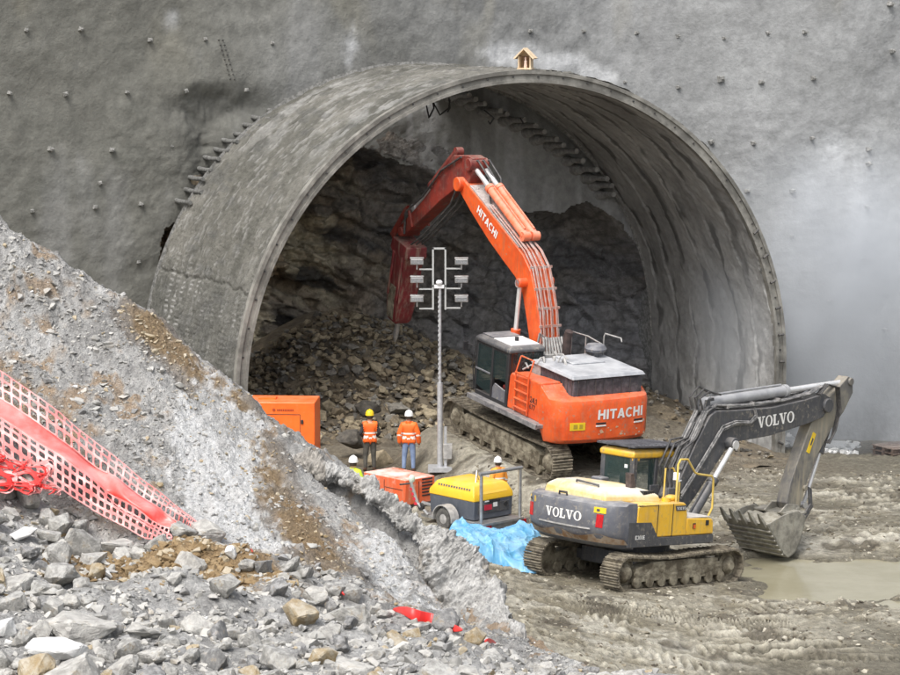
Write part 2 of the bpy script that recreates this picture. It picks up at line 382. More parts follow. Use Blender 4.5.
# ------------------------------------------------------------------ sprayed headwall
HOLE_PX = [(163, 440), (159, 262), (163, 226), (186, 206), (215, 200), (300, 165), (345, 142), (398, 158), (432, 172), (478, 200), (522, 211), (560, 211), (585, 197), (612, 216), (645, 255), (690, 320), (700, 440)]
HOLE = [hit_wall(*p) for p in HOLE_PX]; HOLE = [(HOLE[0][0], -3)] + HOLE + [(HOLE[-1][0], -3)]
def inside(px, py, poly):
    r = np.zeros(px.shape, bool); n = len(poly)
    for i in range(n):
        (x1, y1), (x2, y2) = poly[i], poly[(i + 1) % n]
        c = ((y1 > py) != (y2 > py)); r ^= c & (px < (x2 - x1) * (py - y1) / ((y2 - y1) if y2 != y1 else 1e-9) + x1)
    return r
def polydist(px, py, poly):
    d = np.full(px.shape, 1e9)
    for (x1, y1), (x2, y2) in zip(poly[:-1], poly[1:]):
        L2 = (x2 - x1) ** 2 + (y2 - y1) ** 2; t = np.clip(((px - x1) * (x2 - x1) + (py - y1) * (y2 - y1)) / L2, 0, 1)
        d = np.minimum(d, np.hypot(px - x1 - t * (x2 - x1), py - y1 - t * (y2 - y1)))
    return d
M_shot = mat('sprayed_concrete', .80, 1.17, scale=4, attr=True, rough=.92, bump=.4, bscale=9, bdist=.08, detail=12, thr=(.3, .7))
M_rock = mat('blasted_rock', .75, 1.25, scale=4, attr=True, rough=.75, bump=.8, bscale=9, bdist=.12)
M_steel = mat('galvanised_steel', (.36, .36, .36), (.5, .5, .5), scale=8, rough=.45, metal=.7, dust=(.33, .31, .27), dustamt=.5)
M_dsteel = mat('dark_steel', (.06, .06, .062), (.1, .095, .09), scale=9, rough=.5, metal=.4, dust=(.28, .26, .22), dustamt=.5)
M_bolt = mat('bolt_plate', (.16, .16, .15), (.34, .335, .32), scale=9, rough=.8)
def blob(u, v, S, Z, rx, ry, off=(0, 0)):
    s, z = hit_wall(u, v); return np.exp(-(((S - s - off[0]) / rx) ** 2 + ((Z - z - off[1]) / ry) ** 2))
def build_wall():
    root = empty('headwall', twv(0, 9.2, 0)); tag(root, 'tall grey sprayed concrete headwall studded with bolts behind the tunnel arch', 'wall')
    ss = np.concatenate([np.linspace(-34, -17, 40)[:-1], np.linspace(-17, -10.5, 60)[:-1], np.linspace(-10.5, 9.5, 380)[:-1], np.linspace(9.5, 19.5, 90), np.linspace(19.5, 34, 34)[1:]])
    zs = np.concatenate([np.linspace(-3.5, 2.5, 30)[:-1], np.linspace(2.5, 9.5, 150)[:-1], np.linspace(9.5, 15, 50), np.linspace(15, 27, 40)[1:]])
    S, Z = np.meshgrid(ss, zs)
    js = S + .3 * fbm(S * .9, Z * .9, 1, 6, 5, .62); jz = Z + .3 * fbm(S * .9, Z * .9, 4, 6, 6, .62)
    hole = inside(js, jz, HOLE)
    L = wall_l(S, Z) + .22 * fbm(S * .16, Z * .2, 0, 3, 11) + .07 * fbm(S * .6, Z * .7, 0, 4, 12) + .035 * fbm(S * 2.6, Z * 2.6, 0, 3, 13)
    # rough hollow above the left shoulder of the arch
    scar = np.clip(blob(215, 108, S, Z, 1.5, .55) * 1.3 + blob(205, 150, S, Z, .55, 1.4) * .9, 0, 1)
    L = L + scar * (.22 + .2 * ridged(S * 2.5, Z * 2.5, 0, 3, 15))
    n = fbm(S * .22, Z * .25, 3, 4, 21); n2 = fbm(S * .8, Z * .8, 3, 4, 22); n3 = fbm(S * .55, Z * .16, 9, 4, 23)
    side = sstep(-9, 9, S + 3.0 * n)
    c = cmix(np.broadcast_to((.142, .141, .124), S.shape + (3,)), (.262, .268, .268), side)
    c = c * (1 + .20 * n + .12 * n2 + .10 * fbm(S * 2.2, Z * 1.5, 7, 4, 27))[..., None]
    c = cmix(c, (.085, .088, .076), sstep(.1, .45, fbm(S * .4, Z * .9, 2, 4, 24)) * .28 * (1 - .6 * side))
    c = cmix(c, (.32, .325, .33), sstep(.1, .5, n3) * .22)                                       # wash marks
    white = np.clip(blob(505, 52, S, Z, 1.2, .55) + blob(560, 62, S, Z, 1.2, .5) + blob(600, 78, S, Z, .8, .4) + .8 * blob(350, 45, S, Z, .35, .9), 0, 1)
    c = cmix(c, (.56, .57, .58), sstep(.25, 1.0, white + .42 * fbm(S * 3.4, Z * 3.4, 0, 5, 31)) * .7)
    pale = np.clip(.9 * blob(858, 230, S, Z, .35, 1.4) + .8 * blob(845, 290, S, Z, .5, 1.4) + .7 * blob(835, 165, S, Z, 1.4, 1.6) + .45 * blob(170, 20, S, Z, .5, .6), 0, 1)
    c = cmix(c, (.50, .515, .53), sstep(.2, .9, pale + .35 * n2 + .2 * fbm(S * 3, Z * .7, 0, 3, 32)) * .75)  # efflorescence, with drifting dust haze put into the wall colour
    c = cmix(c, (.36, .37, .375), sstep(10.5, 16, S) * .5 * sstep(12.5, 5, Z))
    c = cmix(c, (.30, .28, .21), sstep(.15, .5, fbm(S * .7, Z * .25, 6, 3, 33)) * .25 * sstep(10, 14, Z))
    c = cmix(c, (.05, .05, .048), scar * .15)
    inner = inside(S, Z, [hit_wall(*p) for p in [(345, 150), (400, 90), (480, 85), (560, 120), (640, 210), (660, 300), (700, 440), (345, 440)]])
    c = np.where(inner[..., None], cmix(c * 1.25, (.50, .51, .53), sstep(.2, .55, fbm(S * 1.8, Z * .35, 6, 3, 34)) * .55), c)
    keep = ~hole
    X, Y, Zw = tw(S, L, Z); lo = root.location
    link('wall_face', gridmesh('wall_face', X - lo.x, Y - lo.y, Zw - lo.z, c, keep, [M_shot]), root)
    bolts = [(26, 30), (81, 29), (150, 40), (205, 39), (272, 43), (10, 93), (66, 94), (127, 92), (186, 91), (246, 90), (51, 149), (112, 150), (171, 146), (100, 183), (32, 211), (95, 207),
             (141, 204), (138, 262), (530, 31), (583, 31), (636, 33), (677, 36), (723, 38), (767, 33), (804, 32), (891, 4), (893, 51), (624, 82), (678, 87), (721, 79), (761, 82), (813, 78), (869, 149),
             (711, 142), (753, 143), (812, 138), (869, 164), (747, 191), (793, 191), (791, 236), (863, 258), (867, 207), (830, 300), (885, 330)]
    for k, (u, v) in enumerate(bolts):
        s, z = hit_wall(u, v); p = twv(s, float(wall_l(s, z)), z) - lo; d = Vector((-AX[0], -AX[1], 0)); q = MB(); r_ = random.uniform(.036, .052) * (1.6 if (u, v) == (721, 79) else 1)
        up = Vector((0, 0, 1)); rt = Vector((RT[0], RT[1], 0)); a = random.uniform(-.4, .4)
        e1 = rt * math.cos(a) + up * math.sin(a); e2 = up * math.cos(a) - rt * math.sin(a)
        rings = [[p + d * h + (e1 * x + e2 * y) * w for x, y in ((-1, -1), (1, -1), (1, 1), (-1, 1))] for h, w in ((-.3, r_ * 1.7), (.06, r_ * 1.35), (.10, r_ * 1.1))]
        q.loft(rings); q.cyl(p + d * .1, p + d * .2, r_ * .5, r_ * .42, 6); q.cyl(p + d * .18, p + d * .27, r_ * .22, n=6)
        q.build('rock_bolt', M_bolt, root)
    for u0, v0, u1, v1, n_ in ((218, 40, 229, 79, 9),):
        q = MB()
        for k in range(n_):
            for du in (0, 4):
                s, z = hit_wall(lerp(u0, u1, k / (n_ - 1)) + du, lerp(v0, v1, k / (n_ - 1))); p = twv(s, float(wall_l(s, z)) - .02, z) - lo
                q.cyl(p + Vector((AX[0], AX[1], 0)) * .3, p - Vector((AX[0], AX[1], 0)) * .16, .02, n=5)
        q.build('rebar_stub', M_dsteel, root)  # ladder-like row of short rebar pegs
    # forepoling pipes round the crown, sticking out of the wall
    M_pipe = mat('grouted_pipe', (.26, .26, .255), (.42, .42, .41), scale=7, rough=.8, bump=.4, bscale=18)
    M_piped = mat('dark_grouted_pipe', (.10, .10, .095), (.19, .19, .18), scale=7, rough=.85, bump=.4, bscale=18)
    for (u, v) in [(176, 203), (182, 191), (189, 180), (197, 170), (206, 161), (215, 152), (224, 143), (233, 135), (243, 127), (254, 119), (266, 112), (284, 104), (300, 97), (313, 92),
                   (438, 91), (449, 95), (460, 99), (471, 103), (482, 108), (493, 114), (504, 119), (515, 125), (526, 131), (536, 137), (546, 143), (556, 150), (566, 158), (575, 166), (584, 175), (592, 184), (600, 194)]:
        s, z = hit_wall(u + random.uniform(-2, 2) + (2 if u < 400 else 0), v + random.uniform(-1.5, 1.5) - (3 if u < 400 else 0)); left = u < 400; w = MB(); lw = float(wall_l(s, z)); l0 = lw - random.uniform(.9, 1.5) * (1.1 if left else 1.15)
        p0, p1 = twv(s, l0, z) - lo, twv(s, lw + .4, z) - lo
        w.tube([p1, lerp(p1, p0, .5) + Vector((0, 0, -.03)), p0], [.085, .08, .07] if left else [.115, .105, .095], 10); 0 if left else w.tube([lerp(p0, p1, .35) + Vector((0, 0, -.04)), lerp(p0, p1, .6) + Vector((0, 0, -.06)), p1 + Vector((0, 0, -.1))], [.04, .18, .26], 9)
        w.build('canopy_pipe', M_piped if left else M_pipe, root, smooth=50)
    return root
WALL = build_wall()
# ------------------------------------------------------------------ excavated rock face
def build_face():
    ss = np.linspace(-10.6, 9.6, 310); zs = np.linspace(-1.5, 9.6, 190); S, Z = np.meshgrid(ss, zs)
    d = polydist(S, Z, HOLE); ins = inside(S, Z, HOLE); ds = np.where(ins, d, -d)
    dep = np.where(ds > 0, 2.3 * (1 - np.exp(-np.maximum(ds, 0) / .55)), .06)
    left = sstep(2.5, -3.5, S)
    # strata dip to the right: rotated coordinates stretch the blocks along the bedding
    a = math.radians(-24); U = S * math.cos(a) + Z * math.sin(a); W = -S * math.sin(a) + Z * math.cos(a)
    wu, ww = U + .35 * fbm(S * .6, Z * .6, 0, 3, 2), W + .25 * fbm(S * .8, Z * .8, 2, 3, 3)
    h1, e1, k1 = cellplanes(wu * .55, ww * 1.15, 1.0, 51, .55); h2, e2, k2 = cellplanes(wu * 1.3, ww * 2.5, 1.0, 52, .6)
    h3, e3, k3 = cellplanes(wu * 3.4, ww * 5.6, 1.0, 53, .5)
    L = wall_l(S, Z) + dep + np.where(ds > 0, (h1 * .75 + h2 * .34 + h3 * .10) * (0.35 + .65 * left), 0) * sstep(0, .5, ds) + .07 * fbm(S * 2.5, Z * 2.5, 0, 4, 54)
    L = L - 1.2 * sstep(3.0, -.8, Z) * sstep(0, .6, ds)                                 # muck still leaning on the foot of the face
    c = cmix(np.broadcast_to((.20, .18, .15), S.shape + (3,)), (.45, .37, .265), np.clip(.5 + .5 * k1, 0, 1) * left)
    c = cmix(c, (.22, .165, .10), sstep(.2, .8, k2) * left * .7)
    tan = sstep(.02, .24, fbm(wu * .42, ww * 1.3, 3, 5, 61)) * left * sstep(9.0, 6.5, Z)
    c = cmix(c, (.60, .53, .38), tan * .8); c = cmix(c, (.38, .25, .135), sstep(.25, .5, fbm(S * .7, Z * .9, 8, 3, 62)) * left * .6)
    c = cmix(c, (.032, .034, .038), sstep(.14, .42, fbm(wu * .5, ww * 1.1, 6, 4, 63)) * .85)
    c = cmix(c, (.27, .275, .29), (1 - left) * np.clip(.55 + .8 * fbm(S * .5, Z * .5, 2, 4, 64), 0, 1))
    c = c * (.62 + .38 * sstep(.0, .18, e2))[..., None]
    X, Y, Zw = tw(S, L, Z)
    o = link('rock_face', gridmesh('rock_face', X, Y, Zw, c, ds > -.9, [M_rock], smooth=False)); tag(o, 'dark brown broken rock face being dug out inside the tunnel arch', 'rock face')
build_face()
# ------------------------------------------------------------------ barrel vault in front of the wall
def build_portal():
    root = empty('tunnel_portal', twv(0, 0, 0)); tag(root, 'big grey sprayed concrete tunnel arch standing out in front of the headwall', 'tunnel'); lo = root.location
    def sheet(a0, a1, na, nl, R, disp, colf, zlow, l0=0.0, l1=BL):
        # developed length: negative part is the straight leg down to the ground on the left / right
        q = np.linspace(a0, a1, na); ll = np.linspace(l0, l1, nl); Q, Lg = np.meshgrid(q, ll)
        ang = np.clip(Q / R, 0, PI); dn = np.where(Q < 0, Q, np.where(Q > PI * R, PI * R - Q, 0))
        r = R + disp(Q, Lg); s = r * np.cos(ang); z = ZC + r * np.sin(ang) + dn
        X, Y, Zw = tw(s, Lg, z); return X - lo.x, Y - lo.y, Zw - lo.z, colf(Q, Lg, z, s)
    PR = PI * RO
    def dout(Q, Lg):
        w = Lg + .12 * fbm(Q * .5, Lg * .8, 0, 3, 71) + .05 * fbm(Q * 2, Lg * 2, 0, 2, 72)
        rib = np.abs(np.sin(w * PI / .27)) ** 1.2
        rows = .5 + .5 * np.sin(Q * 2 * PI / .16 + 2 * vnoise(Lg * 2.5, Q * .4, 0, 73))
        low = sstep(PR - 9, PR - 3, Q)
        rows = rows * sstep(-.35, .25, fbm(Q * .9, Lg * 1.4, 4, 3, 78)); d = .04 * rib + (.015 + .022 * low) * rows * rib + .03 * fbm(Q * 5, Lg * 7, 0, 3, 79) + .11 * fbm(Q * .35, Lg * .8, 0, 4, 74) + .05 * fbm(Q * 3, Lg * 3, 0, 3, 75)
        seam = np.exp(-((Q - (PR - 3.3) - .25 * fbm(Lg * .9, 0, 0, 4, 76)) / .05) ** 2) + .35 * np.exp(-((Q - (PR - 7.2) - .5 * fbm(Lg * .7, 3, 0, 4, 77)) / .05) ** 2)
        return d - .08 * seam
    def cout(Q, Lg, z, s):
        n = fbm(Q * .35, Lg * .8, 3, 4, 81); n2 = fbm(Q * 1.6, Lg * 2.2, 5, 4, 82); w = Lg + .12 * fbm(Q * .5, Lg * .8, 0, 3, 71)
        c = cmix(np.broadcast_to((.088, .086, .073), Q.shape + (3,)), (.168, .162, .142), np.clip(.5 + .9 * n + .5 * n2, 0, 1))
        pale = sstep(.45, .8, .5 + .6 * n2 + .7 * fbm(Q * .25, Lg * 1.3, 1, 3, 83)) * sstep(3.4, .6, np.abs(Q - (PR * .66)))
        c = cmix(c, (.34, .34, .33), pale * .45)
        st = sstep(.05, .4, fbm(Q * 3.2, Lg * 3.6, 2, 3, 84)); c = cmix(c, (.34, .335, .32), st * .45 * np.abs(np.sin(w * PI / .27)) ** 3)
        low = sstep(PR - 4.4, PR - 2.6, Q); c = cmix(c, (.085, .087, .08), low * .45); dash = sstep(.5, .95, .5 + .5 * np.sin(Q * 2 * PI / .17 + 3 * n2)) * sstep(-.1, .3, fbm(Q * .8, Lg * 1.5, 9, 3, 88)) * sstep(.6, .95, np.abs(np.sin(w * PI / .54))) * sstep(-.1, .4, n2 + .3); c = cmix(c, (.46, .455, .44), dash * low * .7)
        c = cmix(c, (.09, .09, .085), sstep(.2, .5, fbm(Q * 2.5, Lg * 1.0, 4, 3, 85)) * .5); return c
    QE = PR + 2.0                                              # the sprayed skin stops above the ground on the left
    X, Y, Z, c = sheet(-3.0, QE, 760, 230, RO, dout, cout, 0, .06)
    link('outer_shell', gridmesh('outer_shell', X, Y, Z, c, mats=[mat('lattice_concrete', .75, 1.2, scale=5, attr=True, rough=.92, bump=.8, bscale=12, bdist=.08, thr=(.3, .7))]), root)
    def din(Q, Lg):
        w = Lg / 1.3 + .42 * fbm(Q * .33, Lg * .5, 0, 4, 91) + .10 * fbm(Q * 1.5, Lg, 0, 3, 90); fr = w - np.floor(w)
        return -(.055 * (1 - fr) ** 2 * sstep(-.5, .0, fbm(Q * .4, Lg * .4, 2, 2, 89)) + .05 * fbm(Q * .6, Lg * .8, 0, 4, 92) + .04 * fbm(Q * 2.6, Lg * 2.6, 0, 4, 93))
    def cin(Q, Lg, z, s):
        w = Lg / 1.3 + .42 * fbm(Q * .33, Lg * .5, 0, 4, 91) + .10 * fbm(Q * 1.5, Lg, 0, 3, 90); fr = w - np.floor(w)
        n = fbm(Q * .5, Lg * .7, 3, 4, 94)
        c = cmix(np.broadcast_to((.25, .25, .244), Q.shape + (3,)), (.43, .43, .42), np.clip(.5 + .9 * n, 0, 1))
        dark = sstep(.78, .90, fr + .25 * fbm(Q * 1.3, Lg * 1.6, 6, 4, 95)) * sstep(.995, .97, fr) * sstep(-.4, -.1, fbm(Q * .5, Lg * .5, 8, 3, 96))
        spots = sstep(.22, .42, fbm(Q * .55, Lg * 1.9, 12, 3, 97))
        c = cmix(c, (.045, .045, .043), np.clip(dark + .9 * spots * sstep(.35, .9, fr), 0, 1) * .72)
        c = cmix(c, (.40, .40, .395), sstep(.2, .5, fbm(Q * .3, Lg * 1.4, 15, 3, 98)) * .45 * sstep(6, 2, Q)); return c
    PRI = PI * RI
    X, Y, Z, c = sheet(-3.6, PRI + 3.6, 560, 200, RI, din, cin, 0, .02, BL)
    link('inner_lining', gridmesh('inner_lining', X, Y, Z, c, mats=[M_shot]), root)
    # the far end of the shell, closing the gap between outer and inner skin
    w = MB(); rg = [[twv(R * math.cos(t), BL - .02, ZC + R * math.sin(t)) - lo for t in np.linspace(0, PI, 60)] for R in (RI - .1, RO + .15)]; w.loft(rg, False, False); w.build('end_face', M_bolt, root)
    w = MB(); tt = [None] + list(np.linspace(0, 1.5, 40))  # added collar, blocks sky light so the gap behind the barrel stays dark
    w.loft([[twv((RO + .03) * (1 if t is None else math.cos(t)), l, ZC + (-4 if t is None else (RO + .03) * math.sin(t))) - lo for t in tt] for l in (BL - .3, 10.2)], False, False); w.build('sky_block_collar', M_bolt, root)
    # steel arch along the front edge: two flanges with a recessed web, bolted splices
    M_rim = mat('rim_steel', (.15, .145, .13), (.31, .30, .27), scale=1.6, rough=.65, metal=.15, bump=.25, bscale=14)
    M_rimd = mat('rim_web', (.19, .185, .17), (.30, .29, .265), scale=3, rough=.75, bump=.3, bscale=12)
    w = MB(); nn = 120
    prof = [(RI - .03, -.10), (RI + .07, -.10), (RI + .07, -.045), (RO - .07, -.045), (RO - .07, -.10), (RO + .05, -.10), (RO + .05, .12), (RI - .03, .12)]
    path = [(0, -2.6 - ZC + .2)] + [None] * nn + [(PI, -2.6 - ZC + .2)]
    def ring_at(t, dz=0): return [twv(r * math.cos(t), l, ZC + r * math.sin(t) + dz) - lo for r, l in prof]
    w.loft([ring_at(0, -3.4)] + [ring_at(PI * k / nn) for k in range(nn + 1)] + [ring_at(PI, -2.7)])
    w.mi = 1
    for k in range(34):
        t = PI * (k + .5) / 34; r = (RI + RO) / 2 + random.uniform(-.03, .03); p = twv(r * math.cos(t), -.045, ZC + r * math.sin(t)) - lo; d = Vector((-AX[0], -AX[1], 0))
        w.cyl(p - d * .02, p + d * .04, .032, n=6)
    w.mi = 0; d = Vector((-AX[0], -AX[1], 0))
    for t in ():
        c_, s_ = math.cos(t), math.sin(t); e = Vector((RT[0] * c_, RT[1] * c_, s_)); tg = Vector((-RT[0] * s_, -RT[1] * s_, c_)); r = (RI + RO) / 2
        p = twv(r * c_, -.13, ZC + r * s_) - lo
        for k in (-1, 1):
            q = p + tg * .05 * k
            w.loft([[q + e * a * .24 + d * b for a, b in ((-1, -.08), (1, -.08), (1, .08), (-1, .08))], [q + tg * .03 * k + e * a * .24 + d * b for a, b in ((-1, -.08), (1, -.08), (1, .08), (-1, .08))]])
    w.build('rim', [M_rim, M_dsteel], root, smooth=40)
    # lattice girder legs on the right, open bars tied by cross plates
    w = MB()
    for s in (RI + .04, RO - .05):
        w.tube([twv(s * math.cos(t), -.16, ZC + s * math.sin(t)) - lo if t > 0 else twv(s, -.16, ZC - 3) - lo for t in [-1] + list(np.linspace(0, .5, 14))], .04, 7)
    for k in range(9):
        t = -.28 + k * .095; cs, sn = (math.cos(t), math.sin(t)) if t > 0 else (1, t); a_, b_ = twv((RI + .05) * cs, -.15, ZC + RI * sn) - lo, twv((RO - .06) * cs, -.15, ZC + RO * sn) - lo; w.tube([a_, b_], .045, 6)
    w.build('lattice_girder', M_dsteel, root)
    # left leg: bars left bare below the sprayed skin
    w = MB()
    for k in range(17):
        l = .25 + k * .5; w.cyl(twv(-RO + .12, l, -1) - lo, twv(-RO - .06, l, ZC - .6) - lo, .028, n=6)
    for z in (-.6, 0, .5): w.cyl(twv(-RO + .1, .1, z) - lo, twv(-RO + .1, BL - .3, z) - lo, .016, n=5)
    w.build('reinforcing_bar', M_dsteel, root)
    # cables hanging under the crown
    M_cable = mat('black_cable', (.02, .02, .02), rough=.5)
    for pts in ([(425, 98), (429, 118), (434, 108), (432, 98)], [(432, 100), (440, 115), (449, 108), (450, 98)], [(449, 98), (450, 108), (447, 113)], [(484, 110), (494, 118), (490, 124), (488, 120)], [(520, 118), (524, 124)]):
        w = MB(); P = []
        for i in range(len(pts) - 1):
            for k in range(6):
                t = k / 6; P.append(at(lerp(pts[i][0], pts[i + 1][0], t), lerp(pts[i][1], pts[i + 1][1], t), 84.5 + .02 * i) - lo)
        w.tube(P, .028, 6); w.build('hanging_cable', M_cable, root, smooth=60)
build_portal()
# shrine on the crown
def build_shrine():
    p = twv(.18, .3, ZC + RO + .06); root = empty('wooden_shrine', p, (0, 0, TH - .75)); tag(root, 'small pale wooden shrine with pitched roof on top of the tunnel arch', 'shrine')
    M_w = mat('pale_timber', (.62, .47, .30), (.74, .60, .42), scale=6, rough=.6); M_w2 = mat('shrine_inside', (.30, .19, .11), rough=.7); M_f = mat('figurine_plaster', (.75, .5, .42), (.8, .68, .6), scale=20, rough=.6)
    w = MB(); w.bx(-.23, .23, -.19, .19, 0, .05); w.bx(-.21, -.17, -.16, .17, .05, .42); w.bx(.17, .21, -.16, .17, .05, .42); w.prism([(-.21, .42), (.21, .42), (0, .63)], .14, .17); w.build('shrine_box', M_w, root, bevel=.004)
    w = MB(); w.bx(-.17, .17, .13, .165, .05, .42); w.build('back_panel', M_w2, root)
    w = MB()
    for sx in (-1, 1): w.prism([(sx * .0, .68), (sx * .34, .36), (sx * .30, .325), (0, .635)], -.24, .2)
    w.build('roof', M_w, root)
    w = MB(); w.lathe([(.05, .05), (.06, .08), (.045, .2), (.05, .26), (.02, .3), (.035, .33), (.03, .38), (.005, .4)], (0, 0, 0), n=10); w.build('figurine', M_f, root, smooth=60)
build_shrine()
# ================================================================== excavators
MUDC = (.20, .175, .13)
M_or = mat('orange_paint', (.78, .12, .024), (.64, .08, .018), scale=2, rough=.42, dust=(.50, .34, .25), dustamt=.32, streak=((.34, .13, .06), .6), splat=((.32, .22, .15), .75))
M_orshade = mat('shaded_orange_paint', (.25, .03, .018), (.13, .021, .017), scale=2.2, rough=.6, dust=(.26, .17, .14), dustamt=.75, streak=((.15, .08, .06), .75), splat=((.15, .12, .10), .95, 4))  # machine orange darkened for the shade inside the arch, plus real rock dust
M_ye = mat('yellow_paint', (.80, .47, .035), (.74, .42, .03), scale=2, rough=.4, dust=(.62, .55, .40), dustamt=.45, streak=((.42, .30, .12), .6), splat=((.34, .27, .17), .7))
M_yed = mat('dusty_yellow_hood', (.66, .46, .14), (.68, .58, .38), scale=1.6, rough=.55, dust=(.66, .645, .61), dustamt=.85, dscale=1.1, splat=((.40, .34, .24), .6))
M_gr = mat('dark_grey_paint', (.055, .057, .064), (.075, .077, .083), scale=3, rough=.5, dust=(.30, .28, .26), dustamt=.45, streak=((.2, .18, .15), .35), splat=((.28, .25, .2), .7))
M_gr2 = mat('grey_counterweight_paint', (.10, .105, .125), (.14, .145, .16), scale=2, rough=.5, dust=(.42, .41, .40), dustamt=.6, streak=((.20, .18, .15), .5), splat=((.34, .30, .24), .75))
M_mudp = mat('mud_caked_steel', (.10, .082, .055), (.30, .27, .20), scale=3.5, rough=.85, bump=.7, bscale=22, bdist=.04)
M_shoe = mat('track_shoe_steel', (.085, .072, .055), (.24, .21, .155), scale=6, rough=.7, metal=.15, bump=.5, bscale=24, thr=(.38, .6))
M_chr = mat('chrome_rod', (.72, .72, .72), (.62, .62, .61), scale=5, rough=.25, metal=.35)
M_blk = mat('black_rubber', (.022, .022, .024), rough=.6, dust=(.2, .18, .16), dustamt=.35)
M_hose = mat('hydraulic_hose', (.035, .035, .037), (.09, .085, .08), scale=8, rough=.55)
M_hosed = mat('dusty_pipe', (.27, .265, .255), (.44, .425, .405), scale=6, rough=.6)
M_pipeg = mat('grey_boom_pipe', (.10, .10, .10), (.30, .29, .28), scale=6, rough=.5)
M_white = mat('white_lettering', (.82, .82, .80), (.74, .73, .7), scale=6, rough=.5)
M_ydec = mat('yellow_decal', (.80, .58, .02), (.75, .5, .03), scale=6, rough=.5)
M_red = mat('red_lens', (.55, .015, .02), (.42, .01, .015), scale=8, rough=.25)
M_glass = glass('cab_glass', (.03, .05, .05), .55)
M_glassg = glass('tinted_cab_glass', (.035, .07, .068), .5)
M_roofw = mat('dusty_white_roof', (.70, .71, .72), (.80, .8, .8), scale=3, rough=.5, dust=(.62, .6, .56), dustamt=.5)
M_bucket = mat('worn_bucket_steel', (.20, .19, .165), (.38, .365, .315), scale=3.5, rough=.6, metal=.25, bump=.35, bscale=20, streak=((.3, .27, .2), .6))
M_seat = mat('seat_fabric', (.03, .03, .032), rough=.8); M_seatr = mat('red_seat_fabric', (.25, .03, .025), rough=.8)
def hyd(name, root, p0, p1, r, frac, mb, mr=M_chr, flip=False):
    p0, p1 = Vector(p0), Vector(p1); d = (p1 - p0).normalized(); k = p0 + (p1 - p0) * frac; side = d.cross(Vector((0, 1, 0))); side.normalize()
    w = MB(); w.cyl(p0, k, r, n=16); w.cyl(k - d * .12, k + d * .02, r * 1.18, n=16); w.cyl(p0 - Vector((0, r * .9, 0)), p0 + Vector((0, r * .9, 0)), r * 1.05, n=14)
    w.tube([p0 + d * .15 + side * r * 1.25, k - d * .2 + side * r * 1.25], .028, 6)
    b = w.build(name, mb, root, smooth=40)
    w = MB(); w.cyl(k, p1, r * .55, n=14); w.cyl(p1 - Vector((0, r * .8, 0)), p1 + Vector((0, r * .8, 0)), r * .95, n=14); w.build('rod', mr, b, smooth=40)
    return b
